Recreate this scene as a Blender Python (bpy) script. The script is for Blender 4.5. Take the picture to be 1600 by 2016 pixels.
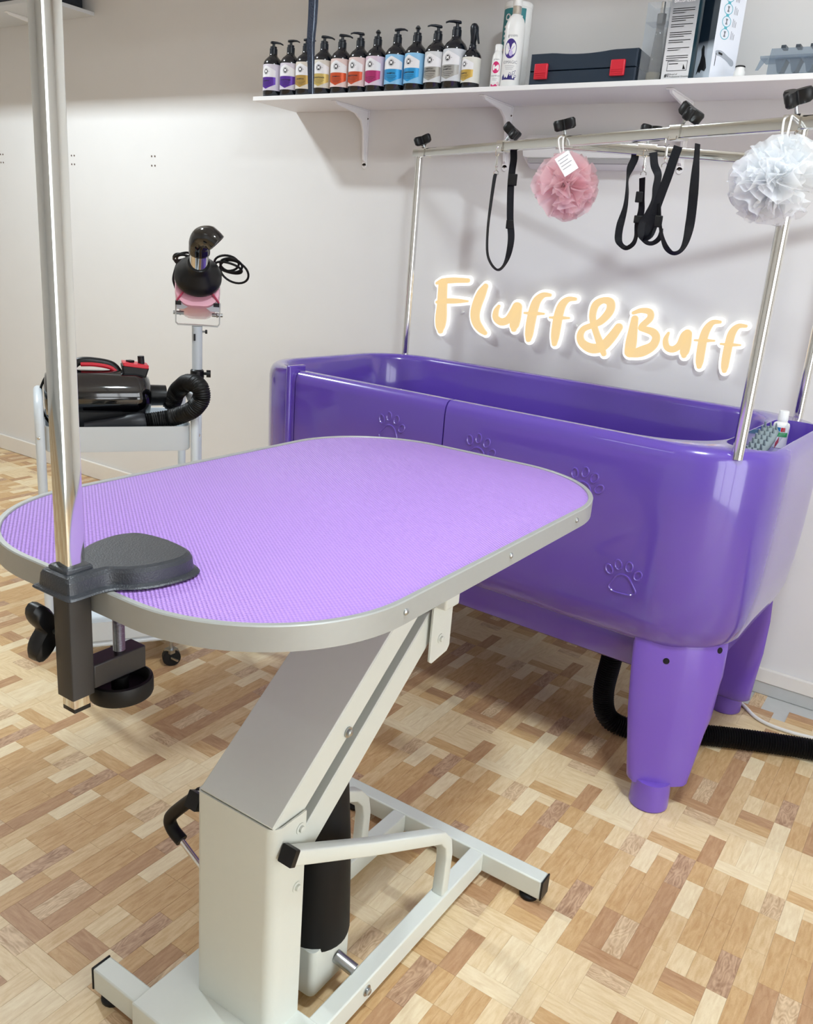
import bpy, bmesh, math, random
from mathutils import Vector, Matrix
from mathutils.bvhtree import BVHTree

for _o in list(bpy.data.objects):
    bpy.data.objects.remove(_o, do_unlink=True)
scn = bpy.context.scene
COL = scn.collection
random.seed(7)
PI = math.pi

# ------------------------------------------------------------------ camera
FPX = 1650.0                       # focal length for a 1600 px wide frame
CAM = Vector((0.0, 0.0, 1.3))
RW = ((0.8252435865, 0.5597773719, 0.0749821098),      # camera right
      (0.2253811084, -0.2046736138, -0.9525293002),    # camera down
      (-0.5178574890, 0.8029682470, -0.2950688317))    # camera forward
WALL = 2.764
cam_d = bpy.data.cameras.new('camera')
cam_d.sensor_fit = 'HORIZONTAL'
cam_d.sensor_width = 36.0
cam_d.lens = 36.0 * FPX / 1600.0
cam_d.clip_start = 0.02
cam = bpy.data.objects.new('camera', cam_d)
COL.objects.link(cam)
_r, _d, _f = (Vector(v) for v in RW)
cam.matrix_world = Matrix(((_r[0], -_d[0], -_f[0], CAM[0]), (_r[1], -_d[1], -_f[1], CAM[1]),
                           (_r[2], -_d[2], -_f[2], CAM[2]), (0, 0, 0, 1)))
scn.camera = cam

# ------------------------------------------------------------------ world, lamps, exposure
wd = bpy.data.worlds.new('daylight')
scn.world = wd
wd.use_nodes = True
wd.node_tree.nodes['Background'].inputs[0].default_value = (0.93, 0.97, 1.0, 1)
wd.node_tree.nodes['Background'].inputs[1].default_value = 5.2


def lamp(name, loc, target, sx, sy, power, color=(0.84, 0.94, 1.0)):
    ld = bpy.data.lights.new(name, 'AREA')
    ld.shape = 'RECTANGLE'
    ld.size, ld.size_y = sx, sy
    ld.energy = power
    ld.color = color
    o = bpy.data.objects.new(name, ld)
    COL.objects.link(o)
    o.location = loc
    o.rotation_euler = (Vector(target) - Vector(loc)).to_track_quat('-Z', 'Y').to_euler()
    return o


lamp('ceiling_lamp_over_table', (0.05, 0.85, 2.96), (0.05, 0.85, 0), 0.30, 0.30, 46)
lamp('ceiling_lamp_by_trolley', (-3.5, 1.49, 2.96), (-3.5, 1.49, 0), 0.30, 0.12, 56)
lamp('ceiling_batten_front', (-1.9, -1.9, 2.96), (-1.9, -1.9, 0), 1.5, 0.10, 10)
scn.view_settings.view_transform = 'Standard'
scn.view_settings.look = 'None'
scn.view_settings.exposure = 0.0
scn.view_settings.gamma = 1.0
scn.view_settings.use_curve_mapping = False


# ------------------------------------------------------------------ helpers
def ray(px, py):
    a, b = (px - 800) / FPX, (py - 1008) / FPX
    return Vector([RW[0][i] * a + RW[1][i] * b + RW[2][i] for i in range(3)])


def onplane(px, py, p0, n):
    """real point where a measured sight line meets a known plane of the room"""
    d = ray(px, py)
    t = (Vector(p0) - CAM).dot(n) / d.dot(n)
    return CAM + d * t


def YP(px, py, y):
    return onplane(px, py, (0, y, 0), Vector((0, 1, 0)))


def ZP(px, py, z):
    return onplane(px, py, (0, 0, z), Vector((0, 0, 1)))


def XP(px, py, x):
    return onplane(px, py, (x, 0, 0), Vector((1, 0, 0)))


def lin(c):
    return tuple((x / 12.92 if x <= 0.04045 else ((x + 0.055) / 1.055) ** 2.4) for x in c)


def hexc(h):
    return lin(tuple(int(h[i:i + 2], 16) / 255 for i in (0, 2, 4)))


MATS = {}


def mat(name, h, rough=0.5, metal=0.0, coat=0.0, emit=0.0, noise=0.0, nscale=40.0, bump=0.0, trans=0.0,
        alpha=1.0, sheen=0.0, aniso=None, spec=0.5):
    if name in MATS:
        return MATS[name]
    m = bpy.data.materials.new(name)
    m.use_nodes = True
    nt = m.node_tree
    b = nt.nodes['Principled BSDF']
    c = hexc(h) + (1,)
    b.inputs['Base Color'].default_value = c
    b.inputs['Roughness'].default_value = rough
    b.inputs['Metallic'].default_value = metal
    b.inputs['Coat Weight'].default_value = coat
    b.inputs['Coat Roughness'].default_value = 0.06
    b.inputs['Transmission Weight'].default_value = trans
    b.inputs['Alpha'].default_value = alpha
    b.inputs['Sheen Weight'].default_value = sheen
    b.inputs['Specular IOR Level'].default_value = spec
    if emit:
        b.inputs['Emission Color'].default_value = c
        b.inputs['Emission Strength'].default_value = emit
    if noise or bump:
        tc = nt.nodes.new('ShaderNodeTexCoord')
        nz = nt.nodes.new('ShaderNodeTexNoise')
        nz.inputs['Scale'].default_value = nscale
        nz.inputs['Detail'].default_value = 4
        nt.links.new(tc.outputs['Object'], nz.inputs['Vector'])
        if noise:
            mx = nt.nodes.new('ShaderNodeMix')
            mx.data_type = 'RGBA'
            mx.inputs['A'].default_value = tuple(x * (1 - noise) for x in c[:3]) + (1,)
            mx.inputs['B'].default_value = tuple(min(1, x * (1 + noise)) for x in c[:3]) + (1,)
            nt.links.new(nz.outputs['Fac'], mx.inputs['Factor'])
            nt.links.new(mx.outputs['Result'], b.inputs['Base Color'])
        if bump:
            bp = nt.nodes.new('ShaderNodeBump')
            bp.inputs['Strength'].default_value = bump
            bp.inputs['Distance'].default_value = 0.002
            nt.links.new(nz.outputs['Fac'], bp.inputs['Height'])
            nt.links.new(bp.outputs['Normal'], b.inputs['Normal'])
    MATS[name] = m
    return m


ORG = {}


class MB:
    """collects shapes in world (or prototype) coordinates; build() links them as ONE mesh object"""

    def __init__(s):
        s.v, s.f = [], []

    def add(s, vs, fs):
        n = len(s.v)
        s.v += [Vector(v) for v in vs]
        s.f += [tuple(i + n for i in f) for f in fs]
        return s

    def box(s, c, size, M=None):
        c = Vector(c)
        hx, hy, hz = (x / 2 for x in size)
        vs = [Vector((x, y, z)) for x in (-hx, hx) for y in (-hy, hy) for z in (-hz, hz)]
        if M is not None:
            vs = [M @ v for v in vs]
        vs = [v + c for v in vs]
        return s.add(vs, [(0, 1, 3, 2), (4, 6, 7, 5), (0, 4, 5, 1), (2, 3, 7, 6), (0, 2, 6, 4), (1, 5, 7, 3)])

    def box2(s, lo, hi):
        return s.box([(a + b) / 2 for a, b in zip(lo, hi)], [abs(b - a) for a, b in zip(lo, hi)])

    def loft(s, rings, cap0=True, cap1=True, closed=True):
        n = len(rings[0])
        vs = [p for r in rings for p in r]
        fs = []
        for i in range(len(rings) - 1):
            for j in range(n if closed else n - 1):
                k = (j + 1) % n
                fs.append((i * n + j, i * n + k, (i + 1) * n + k, (i + 1) * n + j))
        if cap0:
            fs.append(tuple(reversed(range(n))))
        if cap1:
            fs.append(tuple((len(rings) - 1) * n + j for j in range(n)))
        return s.add(vs, fs)

    def tube(s, path, r, n=10, closed=False, caps=True, flat=None):
        path = [Vector(p) for p in path]
        m = len(path)
        rs = r if isinstance(r, (list, tuple)) else [r] * m
        tans = []
        for i in range(m):
            a = path[(i - 1) % m] if (closed or i > 0) else path[i]
            b = path[(i + 1) % m] if (closed or i < m - 1) else path[i]
            t = (b - a)
            tans.append(t.normalized() if t.length > 1e-9 else Vector((0, 0, 1)))
        t0 = tans[0]
        up = Vector((0, 0, 1)) if abs(t0.z) < 0.9 else Vector((1, 0, 0))
        nv = (up - t0 * up.dot(t0)).normalized()
        rings = []
        for i in range(m):
            t = tans[i]
            nv = (nv - t * nv.dot(t))
            nv = nv.normalized() if nv.length > 1e-6 else t.orthogonal().normalized()
            bv = t.cross(nv)
            rings.append([path[i] + (nv * math.cos(2 * PI * k / n) + bv * math.sin(2 * PI * k / n)) * rs[i]
                          for k in range(n)])
        if closed:
            rings.append(rings[0])
            return s.loft(rings, False, False)
        return s.loft(rings, caps, caps)

    def cyl(s, p0, p1, r0, r1=None, n=20):
        return s.tube([p0, p1], [r0, r0 if r1 is None else r1], n)

    def lathe(s, prof, n=24, M=None, origin=(0, 0, 0)):
        o = Vector(origin)
        rings = []
        for r, z in prof:
            ring = []
            for k in range(n):
                p = Vector((r * math.cos(2 * PI * k / n), r * math.sin(2 * PI * k / n), z))
                ring.append((M @ p if M is not None else p) + o)
            rings.append(ring)
        return s.loft(rings, True, True)

    def prism(s, poly, fn, a, b):
        """poly: 2D points; fn(u, v, w) -> 3D; from w=a to w=b"""
        return s.loft([[fn(u, v, a) for u, v in poly], [fn(u, v, b) for u, v in poly]])

    def build(s, name, material, parent=None, smooth=True, bevel=0.0, seg=2, angle=35, solid=0.0, subsurf=0):
        me = bpy.data.meshes.new(name)
        off = ORG.get(parent.name if parent else '', Vector((0, 0, 0)))
        me.from_pydata([tuple(v - off) for v in s.v], [], s.f)
        me.validate()
        bm = bmesh.new()
        bm.from_mesh(me)
        bmesh.ops.recalc_face_normals(bm, faces=bm.faces)
        bm.to_mesh(me)
        bm.free()
        if smooth:
            me.polygons.foreach_set('use_smooth', [True] * len(me.polygons))
            me.set_sharp_from_angle(angle=math.radians(angle))
        me.materials.append(material)
        o = bpy.data.objects.new(name, me)
        COL.objects.link(o)
        if parent:
            o.parent = parent
            ORG[o.name] = off
        else:
            ORG[o.name] = Vector((0, 0, 0))
        if solid:
            md = o.modifiers.new('thickness', 'SOLIDIFY')
            md.thickness = solid
            md.offset = 0
        if subsurf:
            md = o.modifiers.new('smooth', 'SUBSURF')
            md.levels = md.render_levels = subsurf
        if bevel:
            md = o.modifiers.new('edge', 'BEVEL')
            md.width = bevel
            md.segments = seg
            md.limit_method = 'ANGLE'
            md.angle_limit = math.radians(40)
        return o


def tag(o, label, cat, group=None):
    o['label'] = label
    o['category'] = cat
    if group:
        o['group'] = group
    return o


def thing(name, loc, label, cat, group=None):
    o = bpy.data.objects.new(name, None)
    o.empty_display_size = 0.05
    COL.objects.link(o)
    o.location = loc
    ORG[o.name] = Vector(loc)
    return tag(o, label, cat, group)


def struct(o):
    o['kind'] = 'structure'
    return o


def copy_tree(o, parent=None):
    c = o.copy()
    COL.objects.link(c)
    c.parent = parent
    for ch in list(o.children):
        copy_tree(ch, c)
    return c


def crom(pts, n=8, closed=False):
    """Catmull-Rom through points (tuples of any length)"""
    P = [tuple(p) for p in pts]
    m = len(P)
    out = []
    for i in range(m if closed else m - 1):
        if closed:
            a, b, c, d = P[(i - 1) % m], P[i], P[(i + 1) % m], P[(i + 2) % m]
        else:
            a, b, c, d = P[max(i - 1, 0)], P[i], P[i + 1], P[min(i + 2, m - 1)]
        for k in range(n):
            t = k / n
            out.append(tuple(0.5 * (2 * b[j] + (c[j] - a[j]) * t + (2 * a[j] - 5 * b[j] + 4 * c[j] - d[j]) * t * t
                                    + (3 * b[j] - a[j] - 3 * c[j] + d[j]) * t ** 3) for j in range(len(b))))
    if not closed:
        out.append(P[-1])
    return out


def rrect(a, b, r, n=8):
    """rounded rectangle, half sizes a, b, counter-clockwise"""
    out = []
    for cx, cy, s in ((a - r, b - r, 0), (-a + r, b - r, 1), (-a + r, -b + r, 2), (a - r, -b + r, 3)):
        for k in range(n + 1):
            t = PI / 2 * (s + k / n)
            out.append((cx + r * math.cos(t), cy + r * math.sin(t)))
    return out


_TXT = {}


def text2d(s, size=1.0, align='CENTER', bold=0.0):
    """flat outline of a word as (verts, faces) in the x/y plane"""
    key = (s, size, align, bold)
    if key in _TXT:
        return _TXT[key]
    cu = bpy.data.curves.new('t', 'FONT')
    cu.body = s
    cu.size = size
    cu.align_x = align
    cu.align_y = 'CENTER'
    cu.offset = bold
    cu.resolution_u = 3
    o = bpy.data.objects.new('t', cu)
    COL.objects.link(o)
    bpy.context.view_layer.update()
    me = o.to_mesh()
    r = ([tuple(v.co) for v in me.vertices], [tuple(p.vertices) for p in me.polygons])
    o.to_mesh_clear()
    bpy.data.objects.remove(o, do_unlink=True)
    bpy.data.curves.remove(cu)
    _TXT[key] = r
    return r


# ------------------------------------------------------------------ materials
M_wall = mat('wall_paint', 'E4E2E0', 0.75, noise=0.02, nscale=6, bump=0.08)
M_ceil = mat('ceiling_paint', 'E8E6E2', 0.85)
M_base = mat('skirting_gloss', 'EBE6DE', 0.4, noise=0.02)
M_grey = mat('bare_grey_floor', 'C4C5C2', 0.7, noise=0.06, nscale=25)
M_purple = mat('purple_tub_plastic', '6147AD', 0.2, coat=0.8, noise=0.03, nscale=3)
M_purple_leg = mat('purple_leg_plastic', '7252BA', 0.28, coat=0.4, noise=0.02, nscale=3)
M_chrome = mat('chrome', 'E4E4E2', 0.07, 1.0)
M_chrome_sq = mat('chrome_square_tube', 'DEE0DE', 0.08, 1.0)
M_alu = mat('satin_aluminium', 'ACAEAB', 0.48, 0.35, noise=0.03, nscale=80)
M_white_metal = mat('white_powder_coat', 'D6DAD2', 0.38, noise=0.015, nscale=60, bump=0.05)
M_tray = mat('pale_grey_blue_coat', 'DCE4EA', 0.35)
M_white = mat('white_plastic', 'F0F0EE', 0.35)
M_shelf = mat('white_melamine', 'F2F1F0', 0.45)
M_black = mat('black_plastic', '090A0D', 0.4, spec=0.4)
M_rubber = mat('black_rubber', '060607', 0.5, spec=0.35)
M_glossblack = mat('gloss_black_shell', '050509', 0.08, coat=1.0)
M_strap = mat('navy_black_webbing', '070A13', 0.6, noise=0.2, nscale=300, bump=0.3, spec=0.3)
M_ham = mat('dark_hammered_paint', '2C3036', 0.33, noise=0.2, nscale=450, bump=0.35, spec=0.6)
M_darkbox = mat('dark_grey_steel_coat', '2D2C2C', 0.42, noise=0.15, nscale=700)
M_red = mat('red_plastic', 'D02236', 0.35)
M_steel = mat('zinc_steel', 'B8BCBE', 0.3, 1.0)
M_bottle = mat('dark_bottle_plastic', '0B121C', 0.16, coat=0.5)
M_pump = mat('dark_pump_plastic', '0D1622', 0.35)
M_clear = mat('clear_plastic', 'F4F6F6', 0.06, trans=1.0, spec=0.5)
M_clear.node_tree.nodes['Principled BSDF'].inputs['IOR'].default_value = 1.15


def thin_clear(name, h, a):
    """thin clear sheet: mostly see-through with a gloss on it"""
    m = bpy.data.materials.new(name)
    m.use_nodes = True
    nt = m.node_tree
    out = nt.nodes['Material Output']
    tr = nt.nodes.new('ShaderNodeBsdfTransparent')
    tr.inputs[0].default_value = hexc(h) + (1,)
    mx = nt.nodes.new('ShaderNodeMixShader')
    mx.inputs[0].default_value = a
    b = nt.nodes['Principled BSDF']
    b.inputs['Base Color'].default_value = hexc(h) + (1,)
    b.inputs['Roughness'].default_value = 0.1
    nt.links.new(tr.outputs[0], mx.inputs[1])
    nt.links.new(b.outputs[0], mx.inputs[2])
    nt.links.new(mx.outputs[0], out.inputs[0])
    MATS[name] = m
    return m


M_film = thin_clear('clear_packaging', 'F6F8FA', 0.07)
M_smoke = thin_clear('smoky_clear_plastic', 'D2DAE2', 0.16)
M_pane = thin_clear('window_glass', 'FFFFFF', 0.06)

# ------------------------------------------------------------------ the room
X0, X1, Y0, ZC = -6.2, 2.2, -3.2, 3.0
struct(MB().box2((X0, WALL, -0.02), (X1, WALL + 0.1, ZC)).build('wall_back', M_wall, smooth=False))
struct(MB().box2((X0 - 0.1, Y0, -0.02), (X0, WALL, ZC)).build('wall_left', M_wall, smooth=False))
struct(MB().box2((X0, Y0 - 0.1, -0.02), (X1, Y0, ZC)).build('wall_front', M_wall, smooth=False))
_b = MB()                                     # right wall with a tall glazed opening
_b.box2((X1, Y0, -0.02), (X1 + 0.1, -0.9, ZC)).box2((X1, 1.5, -0.02), (X1 + 0.1, WALL, ZC))
_b.box2((X1, -0.9, 2.25), (X1 + 0.1, 1.5, ZC)).box2((X1, -0.9, -0.02), (X1 + 0.1, 1.5, 0.03))
struct(_b.build('wall_right', M_wall, smooth=False))
struct(MB().box2((X0, Y0, ZC), (X1, WALL, ZC + 0.1)).build('ceiling', M_ceil, smooth=False))
struct(MB().box2((X0, 2.16, 2.37), (X1, WALL, ZC)).build('unseen_shade_box', M_wall, smooth=False))      # unseen box added to keep lamp light off the upper back wall


def window(name, horizontal, a0, a1, pos, z0, z1, mull):
    fr = MB()
    t = 0.05

    def bar(u0, u1, w0, w1):
        if horizontal:
            fr.box2((u0, pos - t / 2, w0), (u1, pos + t / 2, w1))
        else:
            fr.box2((pos - t / 2, u0, w0), (pos + t / 2, u1, w1))
    bar(a0, a1, z0, z0 + t); bar(a0, a1, z1 - t, z1)
    bar(a0, a0 + t, z0, z1); bar(a1 - t, a1, z0, z1)
    for i in range(1, mull):
        c = a0 + (a1 - a0) * i / mull
        bar(c - t / 2, c + t / 2, z0, z1)
    o = struct(fr.build(name, M_white, smooth=False))
    for i in range(mull):
        c0 = a0 + (a1 - a0) * i / mull + t * 0.6
        c1 = a0 + (a1 - a0) * (i + 1) / mull - t * 0.6
        p = MB()
        if horizontal:
            p.box2((c0, pos - 0.003, z0 + t), (c1, pos + 0.003, z1 - t))
        else:
            p.box2((pos - 0.003, c0, z0 + t), (pos + 0.003, c1, z1 - t))
        p.build('pane', M_pane, o, smooth=False)


window('window_1', False, -0.9, 1.5, X1 + 0.05, 0.03, 2.25, 3)

# skirting: cream board, with a bare grey strip below it at the right-hand end
struct(MB().box2((X0, WALL - 0.014, 0.0), (-0.62, WALL, 0.088)).build('baseboard_back', M_base, bevel=0.004))
struct(MB().box2((-0.62, WALL - 0.014, 0.041), (X1, WALL, 0.09)).build('baseboard_back_2', M_base, bevel=0.004))
struct(MB().box2((-0.62, WALL - 0.010, 0.0), (X1, WALL, 0.041)).build('trim_1', M_grey, smooth=False))

# wall plugs and screw holes left in the plaster
for hx, hz in ((-4.513, 1.615), (-3.902, 1.612), (-3.308, 1.612)):
    for dx in (-0.011, 0.011):
        for dz in (0.02, -0.02):
            o = MB().cyl((hx + dx, WALL - 0.0015, hz + dz), (hx + dx, WALL + 0.001, hz + dz), 0.0042, n=8)
            o.build('plug_hole', mat('old_plug_brown', '6B5A52', 0.8), bpy.data.objects['wall_back'])

# ------------------------------------------------------------------ parquet floor
floor = struct(MB().box2((X0, Y0, -0.06), (X1, WALL, -0.0022)).build('floor', M_grey, smooth=False))


def wood(name, light, dark, along_x, rings, seed):
    m = bpy.data.materials.new(name)
    m.use_nodes = True
    nt = m.node_tree
    N, L = nt.nodes, nt.links
    b = N['Principled BSDF']
    b.inputs['Roughness'].default_value = 0.42
    b.inputs['Specular IOR Level'].default_value = 0.35
    g = N.new('ShaderNodeNewGeometry')
    oi = N.new('ShaderNodeObjectInfo')
    ad = N.new('ShaderNodeVectorMath'); ad.operation = 'ADD'
    mu = N.new('ShaderNodeVectorMath'); mu.operation = 'SCALE'
    L.new(oi.outputs['Location'], mu.inputs[0])
    mu.inputs['Scale'].default_value = 3.7
    L.new(g.outputs['Position'], ad.inputs[0]); L.new(mu.outputs[0], ad.inputs[1])
    mp = N.new('ShaderNodeMapping')
    L.new(ad.outputs[0], mp.inputs['Vector'])
    mp.inputs['Location'].default_value = (seed * 1.7, seed * 0.9, 0)
    mp.inputs['Scale'].default_value = (1, 6, 1) if along_x else (6, 1, 1)
    n1 = N.new('ShaderNodeTexNoise')
    n1.inputs['Scale'].default_value = 22; n1.inputs['Detail'].default_value = 6
    n1.inputs['Distortion'].default_value = 0.6
    L.new(mp.outputs[0], n1.inputs['Vector'])
    n2 = N.new('ShaderNodeTexNoise')
    n2.inputs['Scale'].default_value = 190; n2.inputs['Detail'].default_value = 2
    L.new(mp.outputs[0], n2.inputs['Vector'])
    mxn = N.new('ShaderNodeMath'); mxn.operation = 'MULTIPLY_ADD'
    L.new(n2.outputs['Fac'], mxn.inputs[0]); mxn.inputs[1].default_value = 0.35
    L.new(n1.outputs['Fac'], mxn.inputs[2])
    src = mxn
    if rings:
        mp2 = N.new('ShaderNodeMapping')
        L.new(ad.outputs[0], mp2.inputs['Vector'])
        mp2.inputs['Location'].default_value = (seed, seed * 2.1, 0)
        mp2.inputs['Scale'].default_value = (1, 3.2, 1) if along_x else (3.2, 1, 1)
        n3 = N.new('ShaderNodeTexNoise')
        n3.inputs['Scale'].default_value = 13; n3.inputs['Detail'].default_value = 1
        L.new(mp2.outputs[0], n3.inputs['Vector'])
        ml = N.new('ShaderNodeMath'); ml.operation = 'MULTIPLY'
        L.new(n3.outputs['Fac'], ml.inputs[0]); ml.inputs[1].default_value = 62
        sn = N.new('ShaderNodeMath'); sn.operation = 'SINE'
        L.new(ml.outputs[0], sn.inputs[0])
        a2 = N.new('ShaderNodeMath'); a2.operation = 'MULTIPLY_ADD'
        L.new(sn.outputs[0], a2.inputs[0]); a2.inputs[1].default_value = 0.10
        L.new(mxn.outputs[0], a2.inputs[2])
        src = a2
    rp = N.new('ShaderNodeValToRGB')
    rp.color_ramp.elements[0].position = 0.40
    rp.color_ramp.elements[0].color = hexc(dark) + (1,)
    rp.color_ramp.elements[1].position = 0.88
    rp.color_ramp.elements[1].color = hexc(light) + (1,)
    L.new(src.outputs[0], rp.inputs['Fac'])
    L.new(rp.outputs['Color'], b.inputs['Base Color'])
    return m


TINTS = [('EAD4AE', 'D6BA8C', False), ('E0C59B', 'C8A474', False), ('D5B384', 'BB9160', False),
         ('C49E78', 'A87E58', False), ('E0C6A2', 'B4926E', True), ('CCAA8A', '9C785C', True),
         ('EEDDBA', 'DCC49C', False)]
WOODS = {}
for i, (a, c, rg) in enumerate(TINTS):
    for ax in (0, 1):
        WOODS[(i, ax)] = wood('parquet_wood_%d_%s' % (i, 'x' if ax else 'y'), a, c, bool(ax), rg, i + 1)

UNIT = 0.0395
PW, PH = 8, 16                                 # the print repeats every 8 x 16 cells
grid = [[None] * PW for _ in range(PH)]
rngp = random.Random(21)
tiles = []
for yy in range(PH):
    for xx in range(PW):
        if grid[yy][xx] is not None:
            continue
        opts = []
        for ax, ln, w in ((1, 3, 8), (0, 3, 8), (1, 2, 2), (0, 2, 2), (1, 4, 2), (0, 4, 2)):
            cells = [((yy + (0 if ax else k)) % PH, (xx + (k if ax else 0)) % PW) for k in range(ln)]
            if all(grid[a][c] is None for a, c in cells):
                opts += [(ax, ln, cells)] * w
        ax, ln, cells = rngp.choice(opts) if opts else (1, 1, [(yy, xx)])
        tint = rngp.choices(range(7), (5, 5, 4, 2, 3, 2, 4))[0]
        near = [grid[(yy - 1) % PH][xx], grid[yy][(xx - 1) % PW]]
        near = [tiles[q][4] for q in near if q is not None and q < len(tiles)]
        if near and rngp.random() < 0.28:
            tint = rngp.choice(near)
        for a, c in cells:
            grid[a][c] = len(tiles)
        tiles.append((xx, yy, ax, ln, tint))
THK, GAP = 0.0022, 0.00010
block_mesh = {}


def block_geo(ax, ln, hmax=9.0):
    w, h = (UNIT * ln, UNIT) if ax else (UNIT, UNIT * ln)
    h = min(h, hmax)
    g, e = GAP, 0.0003
    lo = [(g, g), (w - g, g), (w - g, h - g), (g, h - g)]
    hi = [(g + e, g + e), (w - g - e, g + e), (w - g - e, h - g - e), (g + e, h - g - e)]
    vs = [(x, y, -THK) for x, y in lo] + [(x, y, -e) for x, y in lo] + [(x, y, 0.0) for x, y in hi]
    fs = [(i, (i + 1) % 4, 4 + (i + 1) % 4, 4 + i) for i in range(4)]
    fs += [(4 + i, 4 + (i + 1) % 4, 8 + (i + 1) % 4, 8 + i) for i in range(4)] + [(8, 9, 10, 11)]
    return vs, fs


for ax in (0, 1):
    for ln in (1, 2, 3, 4):
        vs, fs = block_geo(ax, ln)
        for ti in range(7):
            me = bpy.data.meshes.new('parquet_block')
            me.from_pydata(vs, [], fs)
            me.materials.append(WOODS[(ti, ax)])
            block_mesh[(ax, ln, ti)] = me


def project(p):
    d = Vector(p) - CAM
    z = d.dot(_f)
    if z < 0.05:
        return None
    return 800 + FPX * d.dot(_r) / z, 1008 + FPX * d.dot(_d) / z, z


rag = random.Random(5)
blocks = []
TX, TY = PW * UNIT, PH * UNIT
OX, OY = -0.39, 1.78
for iy in range(-6, 3):
    for ix in range(-18, 9):
        for (xx, yy, ax, ln, ti) in tiles:
            x = OX + ix * TX + xx * UNIT
            y = OY + iy * TY + yy * UNIT
            w, h = (UNIT * ln, UNIT) if ax else (UNIT, UNIT * ln)
            if x < X0 or x + w > X1 or y < Y0 or y + 0.004 > WALL - 0.012:
                continue
            cutoff = y + h > WALL - 0.012
            if x > -0.60 and y + h > WALL - 0.075 and rag.random() < 0.75:
                continue                       # vinyl torn away along the wall by the tub
            pr = project((x + w / 2, y + h / 2, 0))
            vis = pr is not None and -20 < pr[0] < 1620 and 1285 < pr[1] < 2040
            blocks.append((w * h / pr[2] ** 2 if vis and not cutoff else 0, x, y, ax, ln, ti))
blocks.sort(key=lambda t: -t[0])
bigv, bigf, bigm = [], [], []
for i, (sc, x, y, ax, ln, ti) in enumerate(blocks):
    if i < 300:
        o = bpy.data.objects.new('parquet_block', block_mesh[(ax, ln, ti)])
        COL.objects.link(o)
        o.location = (x, y, 0)
        o.parent = floor
    else:
        vs, fs = block_geo(ax, ln, WALL - 0.012 - y)
        n = len(bigv)
        bigv += [(a + x, c + y, z) for a, c, z in vs]
        bigf += [tuple(k + n for k in f) for f in fs]
        bigm += [ti * 2 + ax] * len(fs)
me = bpy.data.meshes.new('parquet_field')
me.from_pydata(bigv, [], bigf)
for ti in range(7):
    for ax in (0, 1):
        me.materials.append(WOODS[(ti, ax)])
me.polygons.foreach_set('material_index', bigm)
o = bpy.data.objects.new('parquet_field', me)
COL.objects.link(o)
o.parent = floor
o['kind'] = 'stuff'

# ------------------------------------------------------------------ purple grooming tub
TCX, TCY, TA, TBH, TR = -1.089, 2.28, 0.803, 0.392, 0.225
TROT = Matrix.Rotation(-0.045, 3, 'Z')


def TW(x, y, z):
    v = TROT @ Vector((x - TCX, y - TCY, 0))
    return Vector((v.x + TCX, v.y + TCY, z))


tub = thing('grooming_tub', (TCX, TCY, 0), 'large purple plastic dog bath on four tapered legs with chrome rails',
            'bath tub')
DX0, DX1 = -1.650, -1.105                        # the door in the front side
cols = []                                       # (kind, parameter)
sx0, sx1 = TCX - TA + TR, TCX + TA - TR


def straight(kind, a, b, n, skip_last=True):
    for k in range(n):
        cols.append((kind, a + (b - a) * k / n))


g2 = 0.0022
fx = [sx0 + (sx1 - sx0) * k / 24 for k in range(24)]
fx = [x for x in fx if min(abs(x - DX0), abs(x - DX1)) > 0.008] + [DX0 - g2, DX0 + g2, DX1 - g2, DX1 + g2]
fx = sorted(x for x in set(fx) if x >= sx0)
if DX0 < sx0 + 0.01:
    DX0 = sx0 + 0.012
for x in fx:
    cols.append(('f', x))
for k in range(14):
    cols.append(('c', (1, -1, -PI / 2 + PI / 2 * k / 14)))
straight('r', TCY - TBH + TR, TCY + TBH - TR, 6)
for k in range(14):
    cols.append(('c', (1, 1, PI / 2 * k / 14)))
straight('b', sx1, sx0, 20)
for k in range(14):
    cols.append(('c', (-1, 1, PI / 2 + PI / 2 * k / 14)))
straight('l', TCY + TBH - TR, TCY - TBH + TR, 6)
for k in range(14):
    cols.append(('c', (-1, -1, PI + PI / 2 * k / 14)))
IXR, IW = 0.155, 0.055                          # wide ledge at the right end, rim width elsewhere
IR = 0.17


def outer(col, d):
    k, p = col
    if k == 'f':
        return p, TCY - TBH + d
    if k == 'b':
        return p, TCY + TBH - d
    if k == 'r':
        return TCX + TA - d, p
    if k == 'l':
        return TCX - TA + d, p
    sx, sy, t = p
    r = max(TR - d, 0.01)
    return TCX + sx * (TA - TR) + r * math.cos(t), TCY + sy * (TBH - TR) + r * math.sin(t)


def inner(col, e):
    k, p = col
    xl, xr = TCX - TA + IW, TCX + TA - IXR
    yf, yb = TCY - TBH + IW, TCY + TBH - IW
    r = max(IR - e, 0.01)

    def mx(x):
        if x <= -1.0:
            return max(x, xl + IR)
        return -1.0 + (x + 1.0) * (xr - IR + 1.0) / (sx1 + 1.0)
    if k == 'f':
        return mx(p), yf + e
    if k == 'b':
        return mx(p), yb - e
    t = (p - TCY) / (TBH - TR) if k in 'rl' else 0
    if k == 'r':
        return xr - e, TCY + t * (TBH - IW - IR)
    if k == 'l':
        return xl + e, TCY + t * (TBH - IW - IR)
    sx, sy, a = p
    return (xr - IR if sx > 0 else xl + IR) + r * math.cos(a), (yb - IR if sy > 0 else yf + IR) + r * math.sin(a)


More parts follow.
